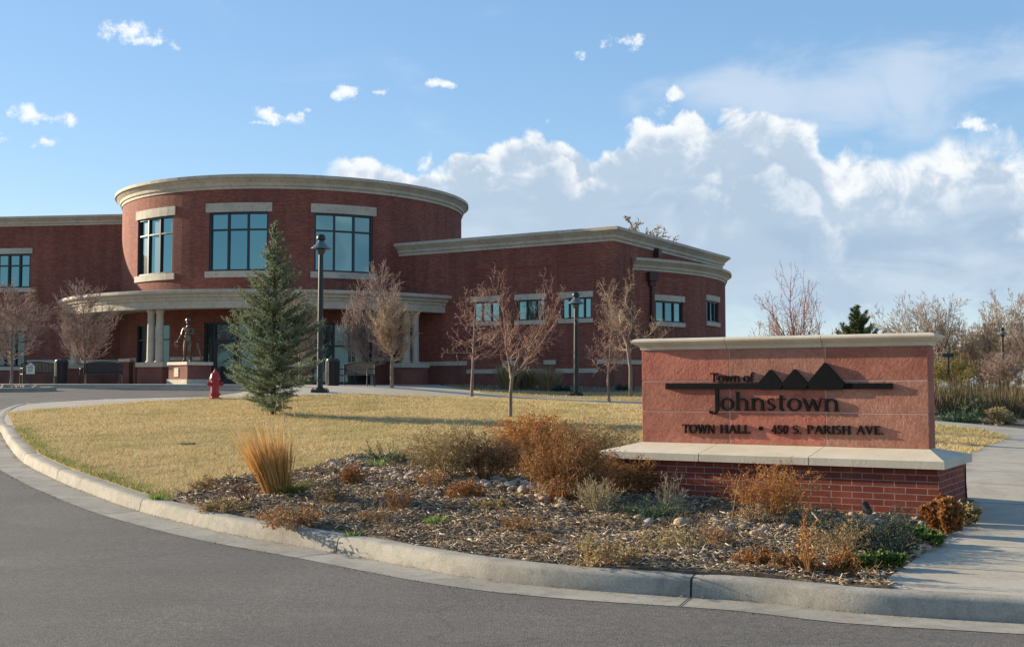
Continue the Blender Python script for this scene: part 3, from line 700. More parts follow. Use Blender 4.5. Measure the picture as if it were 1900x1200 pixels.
arc = lambda r, a0, a1, n: [(HX + r * math.sin(R(a0 + (a1 - a0) * i / n)), HY - r * math.cos(R(a0 + (a1 - a0) * i / n))) for i in range(n + 1)]
sweep(arc(RW, -179, 179, 96), cornice_prof(11.89, .66, .40), m_stone)['label'] = 'curved stone cornice on top of the round front'
prism('roof', arc(RW + .02, -180, 176, 90), 11.3, 11.7, m_roof)
# ground floor glazing behind the columns
window(DR, deg(-39 - 8.6), deg(-39 + 8.6), HZ0 + .02, 1.65 + 3.13, [deg(-42), deg(-36)], [1.65 + 2.35], 4, 0, 0, dep=.19, gm=m_glassd, bar=.08)
window(DR, deg(25 - 9.5), deg(25 + 9.5), HZ0 + .02, 1.65 + 3.13, [deg(22), deg(28.5)], [1.65 + 2.0], 4, 0, 0, dep=.19, gm=m_glassd, bar=.1)
window(DR, deg(-17.5), deg(3.5), HZ0 + .02, 1.65 + 3.13, [deg(-14.2), deg(-7), deg(.2)], [1.65 + 2.0], 4, 0, 0, dep=.19, gm=m_glassd, bar=.1)
for a, b in ((-14.0, -7.1), (-6.9, .0)):
    mbd = MB(); z1d = HZ0 + 2.14
    for x0, x1, y0, y1 in ((a, a + .75, HZ0 + .03, z1d), (b - .75, b, HZ0 + .03, z1d), (a + .75, b - .75, HZ0 + .03, HZ0 + .28), (a + .75, b - .75, z1d - .12, z1d)):
        mbox(mbd, DR, deg(x0), deg(x1), y0, y1, .02, .09, 2)
    d_ = part(mbd, 'door', m_frame)
    p = MB(); p.add([DR(deg(a + .7), HZ0 + .25, .06), DR(deg(b - .7), HZ0 + .25, .06), DR(deg(b - .7), z1d - .1, .06), DR(deg(a + .7), z1d - .1, .06)], [(0, 1, 2, 3)]); p.build('pane', m_glassd, d_)
    h = MB(); s_ = deg(b - 1.0) if a < -10 else deg(a + 1.0)
    h.tube([DR(s_, HZ0 + .85, -.05), DR(s_, HZ0 + 1.35, -.05)], .018); h.tube([DR(s_, HZ0 + .9, -.05), DR(s_, HZ0 + .9, .03)], .012); h.tube([DR(s_, HZ0 + 1.3, -.05), DR(s_, HZ0 + 1.3, .03)], .012)
    h.build('handle', m_stone, d_)
for a in ((-47.6 - 30, -47.9), (-30, -17.7), (3.7, 15.3), (34.7, 60)):        # stone band and red stone plinth between the openings
    k = 8
    b_ = MB(); mbox(b_, DR, deg(a[0]), deg(a[1]), 2.95, 3.12, -.05, .05, k); part(b_, 'stone_band', m_stone)
    b_ = MB(); mbox(b_, DR, deg(a[0]), deg(a[1]), .9, 2.948, -.03, .05, k); part(b_, 'plinth', m_redst)
# antennas on the roof
for px_ in (770, 790):
    q = at(px_, 362, 62); a_ = MB(); a_.tube([(q.x, 62, 11.6), (q.x, 62, EYE + (718 - 344) / F * 62)], .022, 6); part(a_, 'antenna', m_black)
# --- the canopy
RC = 12.0
sweep(arc(RC, -112, 62, 60), [(-.6, 5.28), (.04, 5.28), (.04, 5.62), (.10, 5.64), (.12, 5.76), (.22, 5.79), (.24, 5.91), (.36, 5.93), (.42, 5.98), (.42, 6.10), (.40, 6.115), (-.6, 6.115)], m_stone, 'canopy')
mbc = MB(); A1, A2 = arc(RW - .05, -112, 62, 60), arc(RC - .55, -112, 62, 60)
mbc.rings([[(*p, 5.42), (*q, 5.42), (*q, 6.0), (*p, 6.0)] for p, q in zip(A1, A2)]); part(mbc, 'canopy_roof', m_stone)
RP = 11.6
for a in (-64.0, -23.4, 10.6, 38.7):
    for e in (-1.25, 1.25):
        c = (HX + RP * math.sin(R(a + e)), HY - RP * math.cos(R(a + e))); mbl = MB()
        mbl.lathe([(.235, 2.80), (.235, 2.86), (.19, 2.90), (.185, 3.1), (.165, 5.05), (.175, 5.12), (.21, 5.16), (.21, 5.279)], 20, *c); part(mbl, 'column', m_stone, smooth=True)
    u = np.array([math.cos(R(a)), math.sin(R(a))]); v = np.array([math.sin(R(a)), -math.cos(R(a))]); c = np.array([HX, HY]) + v * RP
    def rect(hw, hd): return [tuple(c + u * i * hw + v * j * hd) for i, j in ((-1, 1), (1, 1), (1, -1), (-1, -1))]
    pd = prism('pedestal', rect(.74, .36), .9, 2.585, m_redst); prism('pedestal_cap', rect(.80, .42), 2.588, 2.80, m_stone, pd)
# --- right wing and its curved bay
wa = np.array([.850, -.527]); wa /= np.linalg.norm(wa); wb = np.array([.5, .866]); wb /= np.linalg.norm(wb)
CW = np.array([4.59, 53.2]); LW = CW - wa * 15; EW = CW + wb * 14.1; ZW = 8.85
WM = straight(LW, wa); WL = 15.0
wins = [(15 - 2.85 + .12, 15 - 1.06 - .10), (15 - 5.25 + .12, 15 - 3.5 - .10), (15 - 7.75 + .12, 15 - 6.0 - .10)]
wz0, wz1 = 1.65 + 3.13, 1.65 + 4.09
gridwall('wall', WM, 0, WL, .4, ZW - .3, [(a, b, wz0, wz1) for a, b in wins], m_brick, dep=.17, label='long brick front wall of the right wing')
for (a, b), lb in zip(wins, ('right', 'middle', 'left')):
    k = (b - a) / 4 if lb == 'right' else (b - a) / 3
    w = window(WM, a, b, wz0, wz1, [a + k * (i + 1) for i in range(3 if lb == 'right' else 2)], [], 1, .27, .2, .11, dep=.16, bar=.06)
    w['label'] = lb + ' one of the three small high windows in the right wing'
    # brick panel above: a shallow frame of soldier bricks
    f = MB()
    for s0, s1, z0, z1 in ((a - .2, b + .2, wz1 + 1.45, wz1 + 1.62), (a - .2, a - .13, wz1 + .3, wz1 + 1.45), (b + .13, b + .2, wz1 + .3, wz1 + 1.45)):
        mbox(f, WM, s0, s1, z0, z1, -.010, .02)
    part(f, 'brick_panel', m_soldier)
for s0, s1, zt in ((0, 7.05, 2.90), (7.05, 9.2, 2.50), (9.2, 9.9, 2.90), (9.9, 11.35, 2.50), (11.35, 12.0, 2.90), (12.0, 14.15, 2.50), (14.15, 15.056, 2.90)):
    b_ = MB(); mbox(b_, WM, s0, s1, zt - .2, zt, -.055, .03); part(b_, 'stone_band', m_stone)
    b_ = MB(); mbox(b_, WM, s0, s1, .4, zt - .202, -.035, .03); part(b_, 'plinth', m_redst)
SM = straight(CW, wb)
gridwall('wall', SM, 0, 14.1, .4, ZW - .3, [], m_brick, label='right hand side wall of the right wing')
b_ = MB(); mbox(b_, SM, 0, 2.2, 2.7, 2.9, -.055, .03); part(b_, 'stone_band', m_stone)
back = EW - wa * 16
for p, q in ((EW, back), (back, LW)):
    d = q - p; gridwall('wall', straight(p, d), 0, float(np.linalg.norm(d)), .4, ZW - .3, [], m_brick)
sweep([LW, CW, EW, back], cornice_prof(ZW, .62, .36), m_stone)['label'] = 'straight stone cornice round the right wing'
prism('roof', [LW, CW, EW, back], ZW - .45, ZW - .2, m_roof)
# the bay
B0, B1 = CW + wb * 2.0, CW + wb * 13.9; ch = np.linalg.norm(B1 - B0); sag = 1.66; BR = (ch * ch / 4 + sag * sag) / (2 * sag)
on = np.array([wb[1], -wb[0]]); BC = (B0 + B1) / 2 + on * (sag - BR); half = math.asin(ch / 2 / BR); ang0 = math.atan2(on[0], -on[1])
BM = lambda s, z, dep: (BC[0] + (BR - dep) * math.sin(ang0 + s / BR), BC[1] - (BR - dep) * math.cos(ang0 + s / BR), z)
ZB = 1.65 + 6.0; S0, S1 = -half * BR, half * BR
def bay_s(px):
    best = min(((abs(BM(s, 0, 0)[0] / BM(s, 0, 0)[1] - (px - 950) / F), s) for s in np.linspace(S0, S1 * .45, 400))); return best[1]
bw = []
for a, b in ((1217, 1268), (1312, 1334)):
    a, b = bay_s(a), bay_s(b); d = BM((a + b) / 2, 0, 0)[1]; bw.append((a, b, 1.65 + (718 - 598) / F * d, 1.65 + (718 - 559) / F * d))
gridwall('wall', BM, S0, S1, .4, ZB - .3, bw, m_brick, ds=.5, dep=.17, label='curved brick wall of the low bay at the right end')
for a, b, c, d in bw:
    w = window(BM, a, b, c, d, [a + (b - a) / 3, a + (b - a) * 2 / 3], [], 4, .28, .2, .1, dep=.16, bar=.07, tilt=.03)
    f = MB(); mbox(f, BM, a - .2, b + .2, d + 1.15, d + 1.32, -.010, .02, 3); part(f, 'brick_panel', m_soldier)
barc = [BM(S0 + (S1 - S0) * i / 30, 0, 0)[:2] for i in range(31)]
sweep(barc, cornice_prof(ZB, .56, .34), m_stone)['label'] = 'curved stone cornice on the low bay'
prism('roof', barc, ZB - .4, ZB - .15, m_roof)
b_ = MB(); mbox(b_, BM, S0, S1, 2.7, 2.9, -.055, .03, 20); part(b_, 'stone_band', m_stone)
# downspout with its rain head, wall lamps
s_ = bay_s(1208); d_ = MB(); mbox(d_, BM, s_ - .055, s_ + .055, 1.0, 6.75, -.16, -.03); mbox(d_, BM, s_ - .26, s_ + .26, 6.62, 7.02, -.28, -.012)
mbox(d_, BM, s_ - .16, s_ + .16, 6.38, 6.62, -.2, -.02); part(d_, 'downspout', m_brown)
for px_, z in ((1216, ZB + .36), (1296, ZB + .18)):
    t = (CW[0] - CW[1] * (px_ - 950) / F) / (wb[1] * (px_ - 950) / F - wb[0]); t = abs(t); l = MB()
    mbox(l, SM, t - .2, t + .2, z, z + .32, -.3, -.002); mbox(l, SM, t - .16, t + .16, z - .07, z - .002, -.26, -.02); w_ = part(l, 'wall_lamp', m_brown)
# --- left wing
lw = np.array([.99, -.143]); LP = np.array([-19.6, 64.75]); ZL = 11.13; LL = 30.0; L0 = LP - lw * LL; LM = straight(L0, lw)
def l_s(px):
    u = (px - 950) / F; t = (LP[0] - u * LP[1]) / (lw[0] - u * lw[1]); return LL - t
a, b = l_s(-50), l_s(53); a2, b2 = l_s(-50), l_s(47)
kz = 65.6 / F
lh = [(a, b, 1.65 + 185 * kz, 1.65 + 249 * kz), (a2, b2, 1.65 + 38 * kz, 1.65 + 105 * kz)]
gridwall('wall', LM, 0, LL, .4, ZL - .3, lh, m_brick, dep=.2, label='long brick front wall of the left wing')
w = window(LM, *lh[0], [a + (b - a) * i / 5 for i in range(1, 5)], [1.65 + 227 * kz], 1, .31, .24, .12, dep=.19, bar=.09); w['label'] = 'upper window of the left wing'
w = window(LM, *lh[1], [a2 + (b2 - a2) * i / 5 for i in range(1, 5)], [1.65 + 84 * kz], 1, .31, .2, .12, dep=.19, bar=.09, gm=m_glassd); w['label'] = 'lower window of the left wing'
b_ = MB(); mbox(b_, LM, b2 + .14, LL, 2.95, 3.15, -.055, .03); part(b_, 'stone_band', m_stone)
b_ = MB(); mbox(b_, LM, 0, LL, .4, 2.5, -.035, .03); part(b_, 'plinth', m_redst)
lb0, lb1 = L0 + np.array([2, 14.]), LP + np.array([2, 14.])
for p, q in ((LP, lb1), (lb1, lb0), (lb0, L0)):
    d = q - p; gridwall('wall', straight(p, d), 0, float(np.linalg.norm(d)), .4, ZL - .3, [], m_brick)
sweep([L0, LP], cornice_prof(ZL, .52, .36), m_stone)['label'] = 'straight stone cornice on the left wing'
prism('roof', [L0, LP, lb1, lb0], ZL - .4, ZL - .15, m_roof)
# low brick pier with stone cap by the left wing
q = gp(232, 57); mbp = MB(); mbp.box(q.x - .24, q.x + .24, 56.8, 57.4, 1.3, 2.86); pr = part(mbp, 'pier', m_redst)
mbp = MB(); mbp.box(q.x - .28, q.x + .28, 56.76, 57.44, 2.862, 3.0); part(mbp, 'pier_cap', m_stone, pr)

# ---------------------------------------------------------------- the monument sign
sign = empty('monument_sign', (SB.x, SB.y, SB.z)); sign.rotation_euler.z = math.atan2(-SA.y, -SA.x)
tag(sign, 'broad red sandstone sign on a brick base with black letters and three black peaks', 'sign')
# local frame: x to the right along the front, y into the sign, origin at the right front foot of the brick base
def loc_s(px, back, z=None):
    u = (px - 950) / F; P = SB - SN * back
    return (P.x - u * P.y) / (SA.y * u - SA.x)            # metres to the left of the corner line
def z_at(px, py, s, back):
    P = SB + SA * s - SN * back; x, z = ray(px, py); return EYE + z * P.y - SB.z
PB = .55; sR, sL = loc_s(1721, PB), loc_s(1191, PB); bL = sL + sR + .02
zt = z_at(1721, 640.6, sR, PB); zb_ = z_at(1721, 833.5, sR, PB); zl0 = z_at(1753, 870, 0, 0); zl1 = z_at(1753, 854, 0, 0); zc = z_at(1727, 617, sR, PB - .12)
PT = .34; BD = 1.5
fx = MB()
def SMp(s, z, dep): return (s - bL, dep, z)               # s measured from the left end of the base
V = []; Fc = []; UV = []
for (x0, y0), (x1, y1), u0 in (((-bL, 0), (0, 0), 0), ((0, 0), (0, BD), bL), ((0, BD), (-bL, BD), bL + BD), ((-bL, BD), (-bL, 0), 2 * bL + BD)):
    l = math.hypot(x1 - x0, y1 - y0); b = len(V)
    for (x, y), u in (((x0, y0), u0), ((x1, y1), u0 + l)):
        for z in (-.25, zl0 + .001): V.append((x, y, z)); UV.append((u, z - zl0))
    Fc.append((b, b + 2, b + 3, b + 1))
np_mesh('brick_base', V, Fc, m_sbrick, sign, uv=UV)
# ledge of three slabs with a sloped top
O = .075; cuts = [-bL - O, -bL - O + (bL + 2 * O) * .335, -bL - O + (bL + 2 * O) * .668, O]
js = [bL - loc_s(1313, .25), bL - loc_s(1513, .25)]
cuts[1], cuts[2] = -bL + js[0] - .0, -bL + js[1]
for i in range(3):
    x0, x1 = cuts[i] + (.005 if i else 0), cuts[i + 1] - (.005 if i < 2 else 0); mb = MB()
    xi0 = x0 if i else -sL + .0; xi1 = x1 if i < 2 else -sR
    y0, y1 = -O, BD + O; yi0, yi1 = PB + .02, PB + PT - .02
    bot = [(x0, y0), (x1, y0), (x1, y1), (x0, y1)]; tp = [(xi0, yi0), (xi1, yi0), (xi1, yi1), (xi0, yi1)]
    bv = .008
    mb.rings([[(x, y, zl0) for x, y in bot], [(x, y, zl1 - bv) for x, y in bot],
              [(x + (bv if k in (0, 3) and i == 0 else 0) - (bv if k in (1, 2) and i == 2 else 0), y + (bv if k < 2 else -bv), zl1) for k, (x, y) in enumerate(bot)],
              [(x, y, zb_ + .004) for x, y in tp]])
    mb.build('ledge_slab', m_cast, sign)
# panel: a mortar core carrying nine riven slabs on the front
mb = MB(); mb.box(-sL + .01, -sR - .01, PB + .003, PB + PT - .03, zb_ - .03, zt); mb.build('core', mat('sign_mortar', (.48, .35, .275), (.56, .42, .33)), sign)
zj = [zb_, z_at(1721, 768, sR, PB), z_at(1721, 705.5, sR, PB), zt]; xj = [-sL, -loc_s(1531, PB), -sR]; xk = [-sL, -loc_s(1353, PB), -loc_s(1531, PB), -sR]
rs = [sandstone('red_sandstone_a', (.34, .120, .080), (.45, .175, .115), 1), sandstone('red_sandstone_b', (.43, .135, .090), (.53, .195, .13), 2), sandstone('red_sandstone_c', (.38, .160, .105), (.48, .225, .15), 3)]
g = .005
for r in range(3):
    for c in range(3):
        x0, x1 = xk[c] + (g if c else 0), xk[c + 1] - (g if c < 2 else 0); mb = MB()
        mb.bevbox(x0, x1, PB - .001 * ((r * 2 + c) % 3), PB + .06, zj[r] + g, zj[r + 1] - g, .004)
        mb.build('stone_slab', rs[(r * 2 + c + (r == 1)) % 3], sign)
mb = MB(); mb.bevbox(-sL, -sR, PB + PT - .06, PB + PT, zb_ + g, zt - g, .004); mb.build('stone_slab', rs[1], sign)
mb = MB(); mb.bevbox(-sR - .05, -sR + .003, PB + .063, PB + PT - .063, zb_ + g, zt - g, .004); mb.build('stone_slab', rs[0], sign)
# cap in three lengths, ogee moulded edge, mitred returns
capp = [(.0, 0), (.015, 0), (.02, .035), (.03, .05), (.06, .065), (.085, .085), (.10, .105), (.10, .125), (.088, .142), (.06, .150)]
hc = (zc - zt) / .150
cj = [-sL, -loc_s(1349, PB), -loc_s(1527, PB), -sR]
for i in range(3):
    rings = []; x0, x1 = cj[i] + (.003 if i else 0), cj[i + 1] - (.003 if i < 2 else 0)
    for o, z in capp:
        a = x0 - (o if i == 0 else 0); b = x1 + (o if i == 2 else 0)
        rings.append([(a, PB - o, zt + .001 + z * hc), (b, PB - o, zt + .001 + z * hc), (b, PB + PT + o, zt + .001 + z * hc), (a, PB + PT + o, zt + .001 + z * hc)])
    a, b = x0, x1; zz = zt + .158 * hc; rings.append([(a, PB + .02, zz), (b, PB + .02, zz), (b, PB + PT - .02, zz), (a, PB + PT - .02, zz)])
    mb = MB(); mb.rings(rings); mb.build('cap_stone', m_cast, sign)
# --- letters: drawn as strokes in units of the capital height
def arcp(cx, cy, rx, ry, a0, a1, wx, wy, n=14):
    out = []
    for i in range(n):
        p, q = R(a0 + (a1 - a0) * i / n), R(a0 + (a1 - a0) * (i + 1) / n)
        out.append([(cx + rx * math.cos(p), cy + ry * math.sin(p)), (cx + rx * math.cos(q), cy + ry * math.sin(q)), (cx + (rx - wx) * math.cos(q), cy + (ry - wy) * math.sin(q)), (cx + (rx - wx) * math.cos(p), cy + (ry - wy) * math.sin(p))])
    return out
def bar_(x0, x1, y0, y1): return [[(x0, y0), (x1, y0), (x1, y1), (x0, y1)]]
def stem(x, y0, y1, w=.17, t=1, b=1):
    o = bar_(x - w / 2, x + w / 2, y0, y1)
    if b: o += [[(x - w / 2 - .08 * b, y0), (x + w / 2 + .08 * b, y0), (x + w / 2 + .06 * b, y0 + .05), (x - w / 2 - .06 * b, y0 + .05)]]
    if t: o += [[(x - w / 2 - .08 * t, y1 - .05), (x + w / 2 + .08 * t, y1 - .05), (x + w / 2 + .08 * t, y1), (x - w / 2 - .08 * t, y1)]]
    return o
def diag(x0, y0, x1, y1, w): return [[(x0 - w / 2, y0), (x0 + w / 2, y0), (x1 + w / 2, y1), (x1 - w / 2, y1)]]
def ser(x, y, w=.13): return bar_(x - w, x + w, y, y + .05)
GL = {
 'T': (.80, stem(.40, 0, 1, t=0) + bar_(.02, .78, .92, 1) + [[(.02, .92), (.06, .92), (.05, .78), (.02, .78)], [(.74, .92), (.78, .92), (.78, .78), (.75, .78)]]),
 'O': (.92, arcp(.46, .5, .44, .52, 0, 360, .15, .07, 28)), '0': (.62, arcp(.31, .5, .28, .52, 0, 360, .13, .07, 24)),
 'W': (1.16, diag(.12, 1, .36, 0, .15) + diag(.60, 1, .38, 0, .07) + diag(.58, 1, .82, 0, .15) + diag(1.06, 1, .84, 0, .07) + ser(.12, .95) + ser(.6, .95) + ser(1.06, .95)),
 'N': (.92, stem(.14, 0, 1, .07) + stem(.76, 0, 1, .07, b=0) + diag(.14, 1, .74, 0, .16)),
 'H': (.92, stem(.17, 0, 1) + stem(.73, 0, 1) + bar_(.2, .7, .47, .54)),
 'A': (.88, diag(.10, 0, .42, 1, .07) + diag(.76, 0, .44, 1, .16) + bar_(.22, .62, .32, .39) + ser(.10, 0, .11) + ser(.76, 0, .14)),
 'L': (.70, stem(.17, 0, 1) + bar_(.17, .62, 0, .08) + [[(.58, .08), (.62, .08), (.65, .26), (.62, .26)]]),
 'P': (.72, stem(.17, 0, 1) + arcp(.28, .73, .38, .27, -90, 90, .14, .07, 14) + bar_(.17, .28, .93, 1) + bar_(.17, .28, .46, .53)),
 'R': (.82, stem(.17, 0, 1) + arcp(.28, .75, .36, .25, -90, 90, .14, .07, 14) + bar_(.17, .28, .93, 1) + bar_(.17, .34, .5, .57) + diag(.68, 0, .36, .52, .16) + ser(.70, 0, .1)),
 'I': (.36, stem(.18, 0, 1)),
 'S': (.62, arcp(.31, .745, .25, .265, 35, 250, .12, .07, 16) + arcp(.30, .27, .27, .28, -145, 75, .13, .07, 16) + diag(.40, .44, .19, .60, .15)),
 'V': (.84, diag(.12, 1, .42, 0, .16) + diag(.72, 1, .44, 0, .07) + ser(.12, .95) + ser(.72, .95, .11)),
 'E': (.70, stem(.17, 0, 1) + bar_(.17, .60, .92, 1) + bar_(.17, .50, .48, .55) + bar_(.17, .62, 0, .08) + bar_(.57, .62, .08, .22) + bar_(.56, .60, .8, .92)),
 '4': (.66, diag(.06, .28, .42, 1, .07) + bar_(.03, .62, .25, .33) + stem(.44, 0, 1, .13, t=0)),
 '5': (.62, bar_(.14, .54, .90, 1) + diag(.12, .52, .16, 1, .06) + arcp(.26, .31, .30, .31, -150, 120, .13, .07, 18)),
 '.': (.26, arcp(.12, .08, .085, .085, 0, 360, .084, .084, 10)),
 'o': (.72, arcp(.36, .34, .34, .36, 0, 360, .13, .06, 24)),
 'w': (.98, diag(.10, .68, .30, 0, .14) + diag(.50, .68, .32, 0, .06) + diag(.50, .68, .70, 0, .14) + diag(.90, .68, .72, 0, .06) + bar_(-.01, .2, .63, .68) + bar_(.42, .58, .63, .68) + bar_(.8, 1.0, .63, .68)),
 'n': (.78, stem(.16, 0, .68, .13, t=.5) + arcp(.39, .40, .285, .29, 0, 160, .13, .08, 12) + stem(.61, 0, .42, .13, t=0)),
 'h': (.78, stem(.16, 0, 1.04, .13, t=.5) + arcp(.39, .40, .285, .29, 0, 160, .13, .08, 12) + stem(.61, 0, .42, .13, t=0)),
 's': (.50, arcp(.25, .51, .19, .185, 35, 250, .10, .06, 14) + arcp(.24, .185, .21, .19, -145, 75, .11, .06, 14) + diag(.33, .30, .16, .41, .12)),
 't': (.50, bar_(.15, .28, .14, .86) + arcp(.32, .17, .17, .18, 180, 310, .12, .07, 10) + bar_(.03, .44, .62, .68)),
 'f': (.48, stem(.18, 0, .84, .13, t=0) + arcp(.32, .82, .205, .24, 35, 180, .12, .08, 12) + bar_(.04, .42, .62, .68)),
 'J': (.50, bar_(.26, .44, .05, 1.35) + arcp(.16, .05, .28, .30, -125, 0, .17, .10, 14) + arcp(.03, -.13, .09, .09, 0, 360, .089, .089, 10)),
}
rl = random.Random(2)
def polys3d(mb, polys, tf, y0, y1):
    for p in polys:
        e = rl.uniform(0, .0012); q = [tf(x, y) for x, y in p]; n = len(q)
        mb.rings([[(x, y0, z) for x, z in q], [(x, y1 - e, z) for x, z in q]])
def word(mb, text, pl, pr, py_base, py_top, caph=1.0):
    """fit a word between two picture columns of the panel; py_base/py_top give the baseline and the height caph"""
    xl, xr = -loc_s(pl, PB), -loc_s(pr, PB); zb = z_at((pl + pr) / 2, py_base, -(xl + xr) / 2, PB); zh = z_at((pl + pr) / 2, py_top, -(xl + xr) / 2, PB)
    H = (zh - zb) / caph; W = sum(GL[c][0] for c in text); k = (xr - xl) / W; x = xl
    for c in text:
        w, ps = GL[c]; polys3d(mb, ps, lambda a, b, x=x: (x + a * k, zb + b * H), PB - .004, PB - .030); x += w * k
mb = MB(); word(mb, 'Town', 1319, 1374, 708, 691.5); word(mb, 'of', 1379, 1400, 708, 691.5); mb.build('lettering', m_letter, sign)['label'] = 'small black raised letters reading Town of'
mb = MB(); word(mb, 'Johnstown', 1318, 1558, 761.5, 727, 1.04); mb.build('lettering', m_letter, sign)['label'] = 'large black raised letters reading Johnstown'
mb = MB()
for t, a, b in (('TOWN', 1266, 1327), ('HALL', 1335, 1392), ('450', 1430, 1462), ('S.', 1469, 1487), ('PARISH', 1496, 1578), ('AVE.', 1587, 1638)): word(mb, t, a, b, 803.5 + (a - 1266) * .006, 787 + (a - 1266) * .008)
xb = -loc_s(1411, PB); zbu = z_at(1411, 794.5, -xb, PB); polys3d(mb, arcp(0, 0, .026, .026, 0, 360, .0258, .0258, 16), lambda a, b: (xb + a, zbu + b), PB - .004, PB - .03)
mb.build('lettering', m_letter, sign)['label'] = 'black raised letters reading TOWN HALL 450 S. PARISH AVE.'
mb = MB()
def qp(px, py): s = loc_s(px, PB); return (-s, z_at(px, py, s, PB))
p = [qp(1236, 721.5), qp(1656, 721.5), qp(1656, 710.5), qp(1236, 711)]
mb.rings([[(x, PB - .004, z) for x, z in p], [(x, PB - .034, z) for x, z in p]]); mb.build('emblem_bar', m_letter, sign)
for pk, l, r in ((1431, 1409, 1452), (1476, 1453, 1499), (1532, 1500, 1567)):
    ty = {1431: 686, 1476: 685, 1532: 673}[pk]; dx = (r - l) * .06
    p = [qp(l + dx, 723), qp(r - dx, 723), qp(r + 1, 711), qp(pk + 1.5, ty), qp(pk - 1.5, ty), qp(l - 1, 711)]
    mb = MB(); mb.rings([[(x, PB - .003, z) for x, z in p], [(x, PB - .046, z) for x, z in p]]); mb.build('emblem_peak', m_letter, sign)

# ---------------------------------------------------------------- lamps, hydrant, furniture
def lamp(px, d, top_py, label, k=1.0):
    o = gp(px, d); H = at(px, top_py, d).z - o.z; r = empty('street_lamp', o); tag(r, label, 'street lamp', 'street lamps round the building')
    mb = MB(); mb.bevbox(-.26, .26, -.26, .26, -.05, .09, .02); mb.lathe([(.17, .09), (.17, .12), (.10, .16), (.10, .2)], 20)
    for i in (-1, 1):
        for j in (-1, 1): mb.lathe([(.025, .085), (.025, .13), (.0, .14)], 8, i * .19, j * .19)
    mb.build('base_plate', m_lampm, r, True)
    mb = MB(); mb.lathe([(.098, .15), (.095, 1.5), (.075, H - .66)], 20); mb.build('pole', m_lampm, r, True)
    z = H - .68
    mb = MB(); mb.lathe([(.075, z), (.10, z + .04), (.135, z + .10), (.145, z + .17), (.13, z + .205)], 20); mb.build('lamp_bowl', m_globe, r, True)
    mb = MB(); mb.lathe([(.13, z + .205), (.31, z + .195), (.325, z + .20), (.325, z + .215), (.25, z + .275), (.17, z + .35), (.13, z + .41), (.10, z + .44)], 28); mb.build('lamp_shade', m_lamps, r, True)
    mb = MB(); mb.lathe([(.10, z + .44), (.10, z + .46), (.135, z + .485), (.15, z + .54), (.135, z + .605), (.09, z + .655), (.0, z + .68)], 20); mb.build('lamp_cap', m_lampm, r, True)
    return r
lamp(593.5, 38, 434, 'tall dark green street lamp at the lawn edge in front of the round brick front')
lamp(1069, 47, 541, 'smaller looking street lamp on the far lawn before the small wing windows')
lamp(1862, 80, 607, 'distant street lamp among the bare trees beyond the tall dry grass')
# fire hydrant
o = hit(408, 737.5); hy = empty('fire_hydrant', (o.x, 35.5, top(o.x, 35.5)), R(20)); tag(hy, 'red fire hydrant standing on the edge of the lawn by the driveway', 'fire hydrant')
mb = MB(); mb.lathe([(.20, -.03), (.20, .035), (.13, .045), (.125, .10), (.17, .11), (.17, .15), (.128, .16), (.122, .55), (.165, .56), (.165, .60), (.13, .61)], 24)
for i in range(8): mb.lathe([(.018, .14), (.018, .175), (0, .18)], 6, .148 * math.cos(i * .785), .148 * math.sin(i * .785))
mb.build('barrel', m_red, hy, True)
mb = MB(); mb.lathe([(.158, .60), (.158, .635), (.145, .66), (.125, .74), (.085, .80), (.05, .815), (.045, .84), (.032, .845), (.03, .90), (0, .905)], 24); mb.build('bonnet', m_red, hy, True)
def side(mb, ang, z, r, l):
    d = Vector((math.cos(ang), math.sin(ang), 0)); p = Vector((0, 0, z))
    mb.tube([p + d * .08, p + d * l], [r * .8] * 2, 16); mb.tube([p + d * l, p + d * (l + .05)], [r, r], 16); mb.tube([p + d * (l + .05), p + d * (l + .085)], [r * .45, r * .4], 6)
for a, rr in ((R(180), .065), (0, .065), (R(-100), .085)):
    mb = MB(); side(mb, a, .45, rr, .17); mb.build('outlet', m_red, hy, True)
# benches
def bench(px, d, rz, label, length=1.75):
    o = gp(px, d); r = empty('park_bench', (o.x, d, o.z), rz); tag(r, label, 'bench', 'black metal benches on the plaza')
    n = 24
    mb = MB()
    for i in range(9): mb.bevbox(-length / 2, length / 2, -.22 + i * .052, -.22 + i * .052 + .04, .42, .445, .006)
    mb.build('seat', m_black, r)
    mb = MB()
    for i in range(n):
        x = -length / 2 + .03 + (length - .06) * i / (n - 1); h = .84 + .10 * math.cos((x / (length / 2)) * math.pi / 2)
        mb.box(x - .026, x + .026, .245, .262, .47, h)
    pts = [(-length / 2 + length * i / 16, .255, .845 + .10 * math.cos(((i / 8) - 1) * math.pi / 2)) for i in range(17)]
    mb.tube(pts, .022, 6); mb.tube([(-length / 2, .255, .48), (length / 2, .255, .48)], .018, 6); mb.build('backrest', m_black, r)
    for x in (-length / 2, length / 2):
        mb = MB(); mb.tube([(x, -.22, -.02), (x, -.22, .62), (x, -.17, .66), (x, .24, .66)], .022, 6); mb.build('armrest', m_black, r)
        mb = MB(); mb.tube([(x, .27, -.02), (x, .255, .5), (x, .255, .86)], .022, 6); mb.tube([(x, -.22, .41), (x, .25, .41)], .018, 6); mb.build('leg', m_black, r)
    return r
bench(187, 50.5, 0, 'black metal bench with arched back behind the second bare tree from the left', 1.65)
bench(72, 50.8, R(35), 'black bench seen at an angle beside the white placard', 1.4)
bench(659, 46.8, R(-30), 'black metal bench beside the litter bin right of the tall street lamp', 1.5)
